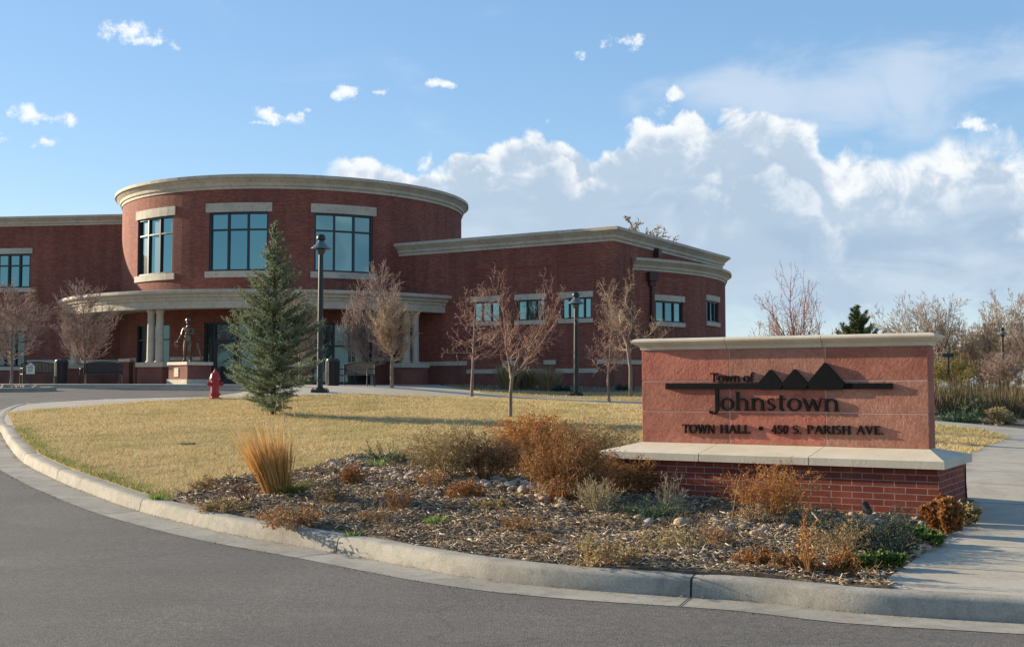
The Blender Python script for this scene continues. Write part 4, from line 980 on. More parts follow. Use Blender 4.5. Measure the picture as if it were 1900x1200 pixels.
def bin_(px, d, label):
    o = gp(px, d); r = empty('litter_bin', (o.x, d, o.z)); tag(r, label, 'litter bin', 'black litter bins on the plaza')
    mb = MB(); mb.lathe([(.22, 0), (.25, .03), (.25, .06)], 24); mb.lathe([(.255, .9), (.275, .92), (.275, .96), (.25, .98)], 24); mb.build('rim', m_black, r, True)
    mb = MB(); mb.lathe([(.215, .05), (.235, .5), (.235, .92)], 24); mb.build('liner', m_black, r, True)
    mb = MB()
    for i in range(28):
        a = 2 * math.pi * i / 28; c, s = math.cos(a), math.sin(a); t = .02
        mb.tube([(.245 * c, .245 * s, .04), (.262 * c, .262 * s, .5), (.262 * c, .262 * s, .94)], .013, 4)
    mb.build('slats', m_black, r)
    mb = MB(); mb.lathe([(.25, .975), (.24, 1.01), (.13, 1.05), (.12, 1.04)], 24, cap=False); mb.build('lid', m_black, r, True); return r
bin_(113, 50, 'black slatted litter bin at the left between two benches')
bin_(617, 45.3, 'black slatted litter bin close behind the tall street lamp')
# small white placard on a post
o = gp(56, 46.95 + .9); r = empty('placard', (o.x, o.y, o.z)); tag(r, 'small white notice board on a dark post at the kerb of the plaza', 'sign')
mb = MB(); mb.tube([(0, .02, -.05), (0, .02, .6)], .03, 8); mb.build('post', m_black, r)
mb = MB(); p = [(-.17, .42), (.17, .42), (.17, .76), (.12, .76), (.06, .84), (0, .87), (-.06, .84), (-.12, .76), (-.17, .76)]
mb.rings([[(x, -.02, z) for x, z in p], [(x, .0, z) for x, z in p]]); mb.build('board', m_white, r)
mb = MB()
for z, w in ((.74, .07), (.68, .11), (.63, .12), (.56, .09), (.50, .11)): mb.box(-w, w, -.024, -.0205, z, z + .022)
mb.build('faded_lines', m_ink, r)
# ---- the statue
o = gp(352, 49.6); B = Vector((o.x, 49.6, o.z)); pl = empty('statue_pedestal', B, R(-44)); tag(pl, 'red stone block pedestal with pale cap and bronze plaque in front of the entrance', 'pedestal')
mb = MB(); mb.box(-.80, .80, -.62, .62, -.05, .2); mb.build('footing', m_stone, pl)
mb = MB(); mb.box(-.74, .74, -.56, .56, .2, .78); mb.build('block', m_redst, pl)
mb = MB(); mb.bevbox(-.80, .80, -.62, .62, .782, .92, .015); mb.build('cap', m_cast, pl)
mb = MB(); mb.bevbox(-.28, .08, -.585, -.562, .30, .68, .008); mb.build('plaque', m_plaque, pl)
def skin(name, nodes, edges, m, parent, root=0, sub=2):
    me = bpy.data.meshes.new(name); bm = bmesh.new(); sk = bm.verts.layers.skin.verify(); vs = []
    for i, (p, r) in enumerate(nodes):
        v = bm.verts.new(p); r = r if isinstance(r, tuple) else (r, r); v[sk].radius = r; v[sk].use_root = (i == root); vs.append(v)
    for a, b in edges: bm.edges.new((vs[a], vs[b]))
    bm.to_mesh(me); bm.free(); me.materials.append(m); me.polygons.foreach_set('use_smooth', [])
    ob = bpy.data.objects.new(name, me); C.objects.link(ob); ob.parent = parent
    k = ob.modifiers.new('skin', 'SKIN'); k.use_smooth_shade = True
    s = ob.modifiers.new('sub', 'SUBSURF'); s.levels = sub; s.render_levels = sub; return ob
st = empty('statue', B + Vector((-.1, 0, .92)), R(-14)); tag(st, 'bronze statue of a standing man in a brimmed hat leaning a hand on a tool', 'statue')
nodes = [((0, 0, .92), (.15, .12)), ((0, 0, 1.12), (.145, .115)), ((0, .01, 1.32), (.18, .13)), ((0, 0, 1.45), (.13, .09)), ((.01, -.01, 1.54), .058), ((.02, -.03, 1.62), (.085, .095)), ((.02, -.03, 1.72), (.08, .09)),
         ((-.20, 0, 1.42), .068), ((-.27, -.02, 1.16), .056), ((-.33, -.14, .96), .042), ((-.36, -.2, .90), .035),
         ((.20, 0, 1.42), .068), ((.29, -.06, 1.18), .056), ((.13, -.22, 1.20), .044), ((.05, -.25, 1.24), .036),
         ((-.10, 0, .82), .10), ((-.12, -.03, .48), .075), ((-.13, .01, .10), .052), ((-.15, -.13, .035), .042),
         ((.10, 0, .82), .10), ((.14, -.08, .49), .075), ((.16, -.02, .10), .052), ((.19, -.16, .035), .042)]
edges = [(0, 1), (1, 2), (2, 3), (3, 4), (4, 5), (5, 6), (2, 7), (7, 8), (8, 9), (9, 10), (2, 11), (11, 12), (12, 13), (13, 14), (0, 15), (15, 16), (16, 17), (17, 18), (0, 19), (19, 20), (20, 21), (21, 22)]
skin('body', nodes, edges, m_bronze, st)
mb = MB(); mb.lathe([(.10, 1.72), (.20, 1.715), (.205, 1.725), (.115, 1.745), (.10, 1.80), (.075, 1.84), (.0, 1.845)], 20, .02, -.03); mb.build('hat', m_bronze, st, True)
mb = MB(); mb.lathe([(.155, .70), (.17, .72), (.165, .95), (.155, 1.1)], 20, 0, 0, False); mb.build('coat', m_bronze, st, True)
for k, (cx, cy, cz) in enumerate(((-.36, -.2, .90), (.05, -.25, 1.24))):
    h = skin('hand', [((cx, cy, cz), (.03, .022)), ((cx + .01, cy - .03, cz - .045), (.028, .018)), ((cx - .02, cy - .05, cz - .085), .009), ((cx, cy - .05, cz - .095), .009), ((cx + .018, cy - .05, cz - .09), .009), ((cx + .034, cy - .045, cz - .08), .008),
                 ((cx + .045, cy - .02, cz - .03), .010), ((cx + .05, cy - .045, cz - .05), .009)], [(0, 1), (1, 2), (1, 3), (1, 4), (1, 5), (0, 6), (6, 7)], m_bronze, st, 0, 1)
mb = MB(); mb.tube([(-.36, -.28, .66), (-.42, -.28, .72), (-.44, -.28, .82), (-.40, -.28, .92), (-.34, -.28, .90)], .016, 6); mb.tube([(-.44, -.28, .66), (-.30, -.28, .66)], .05, 8); mb.build('lantern', m_bronze, st, True)
mb = MB(); mb.bevbox(-.5, .75, -.33, .33, 0, .045, .015); mb.build('plinth', m_bronze, st)
mb = MB(); mb.tube([(.50, -.12, .80), (.54, -.13, .60), (.62, -.12, .40), (.70, -.1, .05)], [.035, .05, .035, .04], 8); mb.build('plough_handle', m_bronze, st, True)
# spotlight before the sign, flat dark disc in the lawn, street name sign, rocks on the island
o = hit(1612, 961); r = empty('spotlight', o, R(30)); tag(r, 'small black ground spotlight in front of the brick sign base', 'spotlight')
mb = MB(); mb.tube([(0, 0, -.05), (0, 0, .06)], .012, 8); mb.build('stake', m_black, r)
mb = MB(); mb.tube([(0, -.02, .05), (0, .02, .09), (.0, .07, .15)], [.035, .042, .048], 14); mb.build('lamp_head', m_black, r, True)
o = hit(346, 824); r = MB(); r.lathe([(.17, 0), (.17, .02), (.15, .026), (0, .026)], 18); v_ = r.build('dark_disc', mat('dark_green_disc', (.03, .045, .025), (.05, .06, .03)), None, True); v_.location = o - Vector((0, 0, .003))  # low dark green disc added for a dark spot in the lawn
tag(v_, 'flat dark disc sunk in the straw coloured lawn', 'valve lid')
o = gp(1761, 55); r = empty('street_sign', o); tag(r, 'green street name sign on a thin post beyond the tall dry grass', 'sign')
h = at(1761, 655, 55).z - o.z
mb = MB(); mb.tube([(0, 0, -.05), (0, 0, h)], .035, 8); mb.build('post', m_lampm, r)
mb = MB(); mb.box(-.26, .26, -.012, .012, h - .19, h - .02); mb.build('name_plate', mat('sign_green', (.02, .07, .05), (.03, .09, .06)), r)
# ---------------------------------------------------------------- bare trees
def nrm(v): return v / (np.linalg.norm(v) + 1e-9)
def turn(d, ang, rng):
    a = nrm(np.cross(d, rng.normal(size=3))); return nrm(d * math.cos(ang) + a * math.sin(ang))
def grow(rng, p, d, L, r, lvl, P, out):
    """P: per level dict(seg, wob, up, n, ang, ratio, start)"""
    q = P[min(lvl, len(P) - 1)]; n = max(2, int(round(L / q['seg']))); r1 = r
    for i in range(n):
        d = nrm(d + rng.normal(size=3) * q['wob'] + np.array([0, 0, q['up']])); e = p + d * (L / n)
        r2 = max(r * (1 - .85 * (i + 1) / n), P[-1].get('rmin', .004)); out.append((*p, *e, r1, r2, lvl)); p, r1 = e, r2
        if lvl + 1 < len(P) and (i + 1) / n > q['start']:
            k = q['n']; k = int(k) + (rng.random() < k - int(k))
            for _ in range(k):
                c = turn(d, R(q['ang'] * rng.uniform(.7, 1.3)), rng); f = 1 - q.get('tap', .5) * (i + 1) / n
                grow(rng, p, c, max(.08, L * q['ratio'] * f * rng.uniform(.6, 1.2)), r1 * q.get('rr', .6), lvl + 1, P, out)
def bare_tree(px, d, top_py, bot_py, l_py, r_py, style, seed, label, group, tmat, cmat, name='bare_tree', trunk_r=.05, base=None, flat=1.0, rot=0):
    rng = np.random.default_rng(seed); o = gp(px, d) if base is None else Vector(base)
    H = at(px, top_py, d).z - o.z; cb = at(px, bot_py, d).z - o.z; W = (r_py - l_py) / F * d; cx = ((l_py + r_py) / 2 - px) / F * d
    out = []
    if style == 'oval':                       # upright, dense ornamental pear
        P = [dict(seg=.22, wob=.016, up=.05, n=3.6, ang=52, ratio=.62, start=.22, tap=.70, rr=.42), dict(seg=.15, wob=.07, up=.085, n=1.9, ang=34, ratio=.42, start=.12, rr=.55),
             dict(seg=.10, wob=.10, up=.10, n=1.2, ang=34, ratio=.55, start=.1, rr=.7), dict(seg=.09, wob=.12, up=.09, n=0, ang=30, ratio=.4, start=.3, rmin=TW * d)]
        grow(rng, np.zeros(3), np.array([0, 0, 1.]), 4.0, .055, 0, P, out)
    elif style == 'wavy':                     # honey locust: irregular wavy limbs with short twigs
        P = [dict(seg=.25, wob=.03, up=.05, n=2.6, ang=62, ratio=.40, start=.30, tap=.55, rr=.5), dict(seg=.12, wob=.26, up=.05, n=1.15, ang=52, ratio=.42, start=.1, rr=.62),
             dict(seg=.09, wob=.32, up=.03, n=.9, ang=55, ratio=.48, start=.1, rr=.7), dict(seg=.08, wob=.34, up=.02, n=0, ang=40, ratio=.4, start=.3, rmin=TW * d)]
        grow(rng, np.zeros(3), np.array([0, 0, 1.]), 4.0, .05, 0, P, out)
    elif style == 'vase':                     # few strong limbs from one crotch
        hb = 1.5; out.append((0, 0, 0, .004, 0, hb * .5, .06, .052, 0)); out.append((.004, 0, hb * .5, .0, .004, hb, .052, .05, 0))
        P = [0, dict(seg=.16, wob=.13, up=.035, n=1.25, ang=42, ratio=.42, start=.15, rr=.55), dict(seg=.11, wob=.22, up=.05, n=1.15, ang=46, ratio=.42, start=.1, rr=.62),
             dict(seg=.09, wob=.26, up=.03, n=.9, ang=46, ratio=.5, start=.1, rr=.7), dict(seg=.08, wob=.3, up=.02, n=0, ang=40, ratio=.4, start=.3, rmin=TW * d)]
        for k in range(7):
            a = k * 2.4 + rng.uniform(-.3, .3); el = (1.15, .75, .95, .6, 1.25, .8, .5)[k]
            grow(rng, np.array([.0, .01, hb - .05 * k]), np.array([math.cos(a) * math.cos(el), math.sin(a) * math.cos(el), math.sin(el)]), (2.4, 2.2, 2.3, 1.9, 2.5, 1.9, 1.5)[k], .036, 1, P, out)
    elif style == 'open':                     # loose spreading crown of long thin branches
        hb = 1.0; out.append((0, 0, 0, .02, 0, hb, .07, .06, 0))
        P = [0, dict(seg=.22, wob=.12, up=.02, n=1.3, ang=40, ratio=.5, start=.15, rr=.5), dict(seg=.16, wob=.14, up=.05, n=1.2, ang=40, ratio=.5, start=.1, rr=.6),
             dict(seg=.12, wob=.14, up=.05, n=.5, ang=40, ratio=.5, start=.15, rr=.7), dict(seg=.1, wob=.14, up=.04, n=0, ang=40, ratio=.4, start=.3, rmin=TW * d)]
        for k in range(15):
            a = k * 2.4 + rng.uniform(-.3, .3); el = (1.45, .6, .85, 1.0, .55, .75, 1.1, .6, .9, .65, .95, .7, 1.05, .6, .8)[k]
            grow(rng, np.array([0, 0, hb - .02 * k]), np.array([math.cos(a) * math.cos(el), math.sin(a) * math.cos(el), math.sin(el)]), (2.6 if k == 0 else rng.uniform(1.9, 2.5)), .04, 1, P, out)
    else:                                     # 'big': broad shade tree of many fine ascending twigs, seen far off
        hb = 1.0; out.append((0, 0, 0, .03, 0, hb, .06, .05, 0))
        P = [0, dict(seg=.25, wob=.09, up=.04, n=1.7, ang=38, ratio=.5, start=.15, rr=.45), dict(seg=.2, wob=.09, up=.05, n=1.7, ang=36, ratio=.55, start=.1, rr=.45),
             dict(seg=.15, wob=.10, up=.05, n=1.5, ang=36, ratio=.7, start=.1, rr=.6), dict(seg=.16, wob=.10, up=.04, n=0, ang=40, ratio=.4, start=.3, rmin=TW * d * .6)]
        for k in range(20):
            a = k * 2.4 + rng.uniform(-.3, .3); el = rng.uniform(.3, 1.5)
            grow(rng, np.array([0, 0, hb - .03 * k]), np.array([math.cos(a) * math.cos(el), math.sin(a) * math.cos(el), math.sin(el)]), rng.uniform(1.9, 2.6), .026, 1, P, out)
    S = np.array(out); lv = S[:, 8]; tw = S[lv > 0]
    # fit the crown to its size in the picture: height of its foot and top, width
    pts = np.concatenate([tw[:, 3:6]]); zlo, zhi = np.percentile(pts[:, 2], .6), pts[:, 2].max()
    xlo, xhi = np.percentile(pts[:, 0], .8), np.percentile(pts[:, 0], 99.2); kx = W / max(.1, xhi - xlo); mid = (xlo + xhi) / 2
    def fit(q):
        z = q[:, 2]; f = np.clip(z / zhi, 0, 1)[:, None]
        zz = np.where(z < zlo, z * cb / max(zlo, .1), cb + (z - zlo) * (H - cb) / (zhi - zlo))
        return np.column_stack([q[:, 0] * kx + (cx - mid * kx) * np.clip((z - zlo * .8) / (zhi - zlo) * 1.6, 0, 1), q[:, 1] * kx * flat, zz])
    S[:, 0:3], S[:, 3:6] = fit(S[:, 0:3]), fit(S[:, 3:6]); ks = (H / 4.0); 
    S[:, 6:8] = np.maximum(S[:, 6:8] * max(.8, trunk_r / .055), TW * d * (.65 if style == 'big' else 1))
    r = empty(name, o); tag(r, label, 'tree', group)
    big = (lv == 0) | (S[:, 6] > trunk_r * .42)
    V, Fc = tubes(S[big], 8); np_mesh('trunk', V, Fc, tmat, r, True)
    V, Fc = tubes(S[~big], 3); np_mesh('crown', V, Fc, cmat, r)
    # trunk foot just below ground
    mb = MB(); mb.lathe([(trunk_r * 1.25, -.12), (trunk_r * 1.2, 0), (trunk_r * .95, .12)], 10, 0, 0); mb.build('root_flare', tmat, r, True)
    return r
TW = .000105                                   # thinnest twig per metre of distance
m_twig = mat('red_brown_twigs', (.26, .18, .145), (.40, .295, .24), 2.2, .85, .15)
m_twig2 = mat('tan_twigs', (.32, .225, .145), (.46, .34, .23), 2.2, .85, .15)
m_twig3 = mat('pale_twigs', (.30, .24, .185), (.43, .355, .28), .8, .85, .15)
m_twig4 = mat('red_twigs', (.28, .15, .11), (.43, .27, .20), 3, .8, .2)
m_twig5 = mat('olive_twigs', (.20, .17, .06), (.32, .27, .10), 1.5, .85, .15)
g1 = 'bare ornamental trees on the plaza'; g2 = 'small bare trees on the lawns'; g3 = 'bare trees beyond the sign'
bare_tree(21, 48.6, 516, 662, -48, 84, 'oval', 1, 'upright bare tree at the left picture edge in front of the left wing window', g1, m_bark, m_twig, trunk_r=.07)
bare_tree(157.5, 53.6, 514, 662, 106, 208, 'oval', 2, 'upright bare tree before the left end of the canopy behind the arched bench', g1, m_bark, m_twig, trunk_r=.07)
bare_tree(556, 46.5, 528, 662, 515, 593, 'oval', 3, 'upright bare tree mostly hidden behind the spruce', g1, m_bark, m_twig, trunk_r=.06)
bare_tree(690, 51.8, 480, 672, 640, 742, 'oval', 4, 'tall greyish bare tree close to the canopy, behind the lower oval one', g1, m_bark, m_twig, trunk_r=.07)
bare_tree(727, 44, 540, 658, 686, 772, 'oval', 5, 'oval bare tree with tan twigs standing in the plaza before the right canopy columns', g1, m_bark, m_twig2, trunk_r=.075)
bare_tree(875, 41, 526, 668, 826, 932, 'wavy', 6, 'slim bare tree with wavy red brown twigs at the edge of the path', g2, m_bark, m_twig4, trunk_r=.065)
bare_tree(947, 29, 490, 688, 884, 1050, 'vase', 7, 'nearest bare tree in the middle of the lawn with spreading reddish limbs', g2, m_bark, m_twig4, trunk_r=.045)
bare_tree(1130, 40, 548, 690, 1092, 1172, 'wavy', 8, 'smaller bare tree left of the sign with a low crown of short twigs', g2, m_bark, m_twig4, trunk_r=.055)
bare_tree(1170, 46, 498, 650, 1108, 1232, 'vase', 9, 'taller bare tree with ascending limbs just left of the sign before the wing corner', g2, m_bark, m_twig2, trunk_r=.075)
bare_tree(1478, 42, 482, 700, 1392, 1560, 'open', 10, 'lone open crowned bare tree rising behind the middle of the sign', g3, m_bark, m_twig4, trunk_r=.08)
bare_tree(1735, 88, 536, 700, 1630, 1790, 'big', 11, 'bare tree with pale twigs showing over the right end of the sign', g3, m_bark, m_twig3, trunk_r=.13)
bare_tree(1822, 86, 562, 706, 1752, 1882, 'big', 12, 'dark trunked bare tree between the sign and the right picture edge', g3, m_bark, m_twig2, trunk_r=.13)
bare_tree(1862, 96, 530, 690, 1806, 1960, 'big', 13, 'tallest bare tree at the right picture edge behind the distant lamp', g3, m_bark, m_twig3, trunk_r=.16)
bare_tree(1182, 88, 402, 474, 1104, 1252, 'open', 14, 'bare tree top showing above the roof of the right wing', None, m_bark, m_twig3, trunk_r=.2)
bare_tree(1772, 78, 652, 716, 1724, 1822, 'big', 15, 'low olive twigged tree behind the green street name sign', None, m_bark, m_twig5, trunk_r=.12)
bare_tree(1782, 104, 588, 700, 1736, 1832, 'big', 17, 'greyish bare tree filling the gap left of the distant lamp', g3, m_bark, m_twig3, trunk_r=.13)
bare_tree(1868, 74, 648, 716, 1818, 1925, 'big', 18, 'low brown thicket of twigs at the foot of the distant lamp', None, m_bark, m_twig, trunk_r=.10)
bare_tree(1930, 88, 590, 700, 1868, 1990, 'big', 16, 'bare tree cut by the right picture edge below the tallest one', g3, m_bark, m_twig, trunk_r=.12)

# ---------------------------------------------------------------- conifers
def conifer(name, px, d, top_py, wid_px, label, seed, needle, bark, n_whorl, twigs, nl, base=None, skirt=0.0, dense=1.0):
    rng = np.random.default_rng(seed); o = gp(px, d) if base is None else Vector(base); H = at(px, top_py, d).z - o.z; Rm = wid_px / 2 / F * d
    r = empty(name, o); tag(r, label, 'tree')
    seg = [(0, 0, -.1, 0, 0, H * .5, .012 * H + .02, .009 * H), (0, 0, H * .5, 0, 0, H * .97, .009 * H, .006)]; tw = []
    def radius(z): t = z / H; return Rm * min(1.0, ((1 - t) / .62) ** .95) * (1 if t > .10 else .8)
    for i in range(n_whorl):
        z = H * (.035 + skirt + (.955 - skirt) * (i / n_whorl) ** .93)
        k = 7 if z < H * .8 else 5
        for j in range(k):
            a = rng.uniform(0, 2 * math.pi); L = max(.12, radius(z) * rng.choice([.5, .75, 1.0, 1.2], p=[.22, .34, .30, .14])); t = z / H
            el = -.02 + .85 * t ** 1.3 + rng.normal(0, .10)
            p = np.array([0, 0, z]); dv = np.array([math.cos(a) * math.cos(el), math.sin(a) * math.cos(el), math.sin(el)]); n = max(3, int(L / .11)); r0 = .005 + .009 * L
            side = nrm(np.cross(dv, [0, 0, 1.]))
            for s in range(n):
                dv = nrm(dv + np.array([0, 0, .05]) + rng.normal(size=3) * .04); e = p + dv * (L / n); seg.append((*p, *e, r0 * (1 - s / n * .8), r0 * (1 - (s + 1) / n * .8)))
                tw.append((*p, *e))
                if s >= 1 or t > .75:
                    for sg in (-1, 1):
                        for _ in range(twigs):
                            l = min(L * .55 * (1 - s / n * .62), .42) * rng.uniform(.5, 1.05)
                            b = nrm(dv * rng.uniform(.55, 1.0) + side * sg * rng.uniform(.5, 1.0) + np.array([0, 0, rng.normal(.04, .22)])); q = p + (e - p) * rng.random()
                            mpt = q + b * l * .5; en = mpt + nrm(b + np.array([0, 0, .12])) * l * .5; tw.append((*q, *mpt)); tw.append((*mpt, *en)); seg.append((*q, *en, .004, .002))
                p = e
    tw.append((0, 0, H * .9, 0, 0, H)); seg.append((0, 0, H * .95, 0, 0, H, .007, .004))
    V, Fc = tubes(np.array(seg), 5); np_mesh('trunk', V, Fc, bark, r)
    T = np.array(tw); L = np.linalg.norm(T[:, 3:] - T[:, :3], axis=1); cnt = np.maximum(2, (L / .011 * dense)).astype(int); idx = np.repeat(np.arange(len(T)), cnt); n = len(idx)
    f = rng.random(n)[:, None]; base_ = T[idx, :3] + (T[idx, 3:] - T[idx, :3]) * f; ax = (T[idx, 3:] - T[idx, :3]) / L[idx][:, None]
    pr = np.cross(ax, rng.normal(size=(n, 3))); pr /= np.linalg.norm(pr, axis=1)[:, None]; dn = ax * rng.uniform(.35, .9, (n, 1)) + pr; dn /= np.linalg.norm(dn, axis=1)[:, None]
    sd = np.cross(dn, rng.normal(size=(n, 3))); sd /= np.linalg.norm(sd, axis=1)[:, None]; ln = nl * rng.uniform(.7, 1.25, (n, 1)); w = nl * .16
    V = np.empty((n, 3, 3)); V[:, 0] = base_ - sd * w; V[:, 1] = base_ + sd * w; V[:, 2] = base_ + dn * ln
    np_mesh('crown', V, np.arange(3 * n).reshape(n, 3), needle, r); return r
m_need = island('spruce_needles', [(.10, .15, .085), (.175, .24, .14), (.26, .33, .21), (.38, .43, .28)], .6, .2, big=(2.2, (.24, .25, .09), .46, .70, .65), trans=.35)
m_need2 = island('pine_needles', [(.03, .055, .016), (.07, .10, .028), (.12, .15, .045)], .6, .25)
sp_base = hit(500, 767)
conifer('spruce_tree', 505, 28.6, 408, 160, 'blue green young spruce standing on the lawn before the entrance', 21, m_need, m_sbark, 46, 2, .042, base=gp(507, 28.6))
conifer('pine_tree', 1591, 95, 564, 120, 'small dark pine top showing above the sign cap beyond the lone bare tree', 22, m_need2, m_sbark, 17, 2, .20, base=gp(1591, 95), dense=.3)

# ---------------------------------------------------------------- shrubs, grasses and small plants of the bed
def stems(rng, n, h, spread, r, wob=.12, br=(2.2, .42, 40), up=.06, seg=.09, lean=(0, 0), foot=.12, lv=3, rmin=.0016):
    P = [dict(seg=seg, wob=wob, up=up, n=br[0], ang=br[2], ratio=br[1], start=.28, rr=.6), dict(seg=seg * .7, wob=wob * 1.3, up=up, n=br[0] * .7, ang=br[2], ratio=.5, start=.1, rr=.65),
         dict(seg=seg * .5, wob=wob * 1.4, up=up, n=0, ang=40, ratio=.4, start=.2, rmin=rmin)]
    if lv == 2: P = [P[0], P[2]]
    out = []
    for _ in range(n):
        a = rng.uniform(0, 2 * math.pi); q = math.sqrt(rng.random()); t = spread * q
        d = nrm(np.array([math.cos(a) * t + lean[0], math.sin(a) * t + lean[1], 1.0])); p = np.array([math.cos(a) * foot * q, math.sin(a) * foot * q, -.02])
        grow(rng, p, d, h * rng.uniform(.55, 1.08) * (1 - .15 * q), r, 0, P, out)
    return np.array(out)
def fitpx(S, d, w_px, h_px, o):
    """scale a plant to its size in the picture"""
    W, H = w_px / F * d, h_px / F * d; x0, x1 = np.percentile(S[:, 3], 1), np.percentile(S[:, 3], 99); z1 = np.percentile(S[:, 5], 99.7)
    k = np.array([W / (x1 - x0), W / (x1 - x0), H / z1]); S[:, :3] *= k; S[:, 3:6] *= k; return S
def shrub(px, py, w, h, label, m, seed, n=40, name='dry_shrub', cat='shrub', group=None, leaf=None, d=None, **kw):
    """leaf = (count per twig, size, material, upward tilt)"""
    o = hit(px, py, .155) if d is None else gp(px, d); rng = np.random.default_rng(seed); S = fitpx(stems(rng, n, .6, kw.pop('spread', .9), kw.pop('r', .006), **kw), o.y, w, h, o)
    r = empty(name, o); tag(r, label, cat, group); S[:, 6:8] = np.clip(S[:, 6:8], .00013 * o.y, None)
    V, Fc = tubes(S, 3); b0 = len(V); q_ = .02; V = np.concatenate([V, [(-q_, -q_, -.03), (q_, -q_, -.03), (0, q_, -.03)]]); np_mesh('stems', V, Fc, m, r)
    if leaf:
        T = S[S[:, 8] >= 1] if (S[:, 8] >= 1).any() else S; k = leaf[0]; idx = rng.integers(0, len(T), int(len(T) * k)); nL = len(idx); f = rng.random((nL, 1))
        p = T[idx, :3] + (T[idx, 3:6] - T[idx, :3]) * f; ax = T[idx, 3:6] - T[idx, :3]; ax /= np.linalg.norm(ax, axis=1)[:, None] + 1e-9
        dn = ax * leaf[3] + rng.normal(size=(nL, 3)) * .6; dn /= np.linalg.norm(dn, axis=1)[:, None]; sd = np.cross(dn, rng.normal(size=(nL, 3))); sd /= np.linalg.norm(sd, axis=1)[:, None]
        l = leaf[1] * rng.uniform(.5, 1.3, (nL, 1)); w_ = l * (leaf[4] if len(leaf) > 4 else .28); V = np.empty((nL, 4, 3)); V[:, 0] = p; V[:, 1] = p + dn * l * .5 + sd * w_; V[:, 2] = p + dn * l; V[:, 3] = p + dn * l * .5 - sd * w_
        np_mesh('leaves', V, np.arange(4 * nL).reshape(nL, 4), leaf[2], r)
    return r
m_sh_or = island('rust_stems', [(.24, .105, .035), (.36, .165, .055), (.46, .24, .09)], .85, .15)
m_sh_br = island('brown_stems', [(.16, .095, .05), (.27, .165, .085), (.38, .26, .14)], .85, .15)
m_sh_ol = island('olive_stems', [(.22, .15, .07), (.34, .245, .12), (.46, .35, .19)], .85, .15)
m_sh_tan = island('tan_stems', [(.30, .23, .13), (.44, .35, .21), (.54, .45, .29)], .85, .15)
m_sh_red = island('dark_red_stems', [(.08, .035, .022), (.15, .07, .04)], .8, .15)
m_lf_rust = island('rust_leaves', [(.20, .07, .02), (.33, .14, .04), (.44, .22, .08)], .7, .2, trans=.2)
m_lf_or = island('orange_leaves', [(.36, .14, .035), (.50, .22, .06), (.58, .31, .11)], .75, .15, trans=.25)
m_lf_ol = island('olive_seed', [(.27, .19, .08), (.38, .29, .13), (.50, .39, .20)], .8, .15, trans=.2)
m_lf_br = island('brown_leaves', [(.20, .10, .04), (.30, .17, .075), (.40, .25, .12)], .8, .15, trans=.2)
m_lf_gr = island('green_leaves', [(.06, .10, .02), (.11, .17, .035), (.22, .27, .07)], .6, .25, trans=.25)
m_sprout = island('sprout_green', [(.10, .19, .03), (.17, .29, .05), (.28, .36, .09)], .6, .2, trans=.3)
m_jun = island('juniper_needles', [(.018, .040, .030), (.035, .068, .048), (.065, .105, .075)], .65, .25, big=(3, (.06, .085, .03), .5, .75, .5))
m_jun2 = island('juniper_green', [(.05, .10, .045), (.09, .15, .07), (.15, .21, .10)], .65, .25)
gb = 'dry brown shrubs of the mulch bed'
shrub(835, 886, 175, 104, 'olive brown dead shrub left of the bright orange one behind the stones', m_sh_ol, 31, 48, group=gb, leaf=(1.0, .030, m_lf_ol, .6), wob=.2, br=(2.4, .42, 48))
shrub(985, 872, 150, 108, 'bright orange topped dry shrub in the middle of the row', m_sh_or, 32, 66, group=gb, leaf=(3.0, .030, m_lf_or, .6), wob=.16, br=(2.3, .42, 44))
shrub(905, 886, 150, 84, 'low rusty brown shrub in the gap between the olive and the orange shrubs', m_sh_br, 37, 60, group=gb, leaf=(1.2, .03, m_lf_br, .6), wob=.2)
shrub(1048, 924, 160, 136, 'large rusty brown shrub beside the left end of the sign ledge', m_sh_or, 33, 90, group=gb, leaf=(1.3, .026, m_lf_br, .6), wob=.18, br=(2.4, .42, 46))
shrub(1158, 916, 130, 74, 'fine twigged red brown shrub reaching over the left corner of the sign ledge', m_sh_or, 34, 80, group=gb, leaf=(.8, .024, m_lf_br, .6), wob=.2, br=(2.4, .42, 46))
shrub(1100, 868, 200, 92, 'tan feathery shrub behind the rusty ones, up against the left side of the stone panel', m_sh_ol, 39, 70, group=gb, leaf=(.8, .03, m_lf_ol, .6), wob=.2)
shrub(1432, 960, 170, 102, 'airy orange brown shrub growing in front of the brick base of the sign', m_sh_or, 35, 46, group=gb, leaf=(.9, .022, m_lf_or, .7), wob=.16, br=(2.0, .40, 38), r=.006)
shrub(1112, 946, 88, 62, 'small tan tuft of dry stems in front of the large rusty shrub', m_sh_tan, 36, 60, group=gb, leaf=(.7, .02, m_lf_ol, .8), wob=.12, lv=2)
shrub(1245, 950, 60, 74, 'thin grey brown stalks rising left of the airy shrub before the sign', m_sh_tan, 38, 22, group=gb, lv=2, wob=.1, spread=.5)
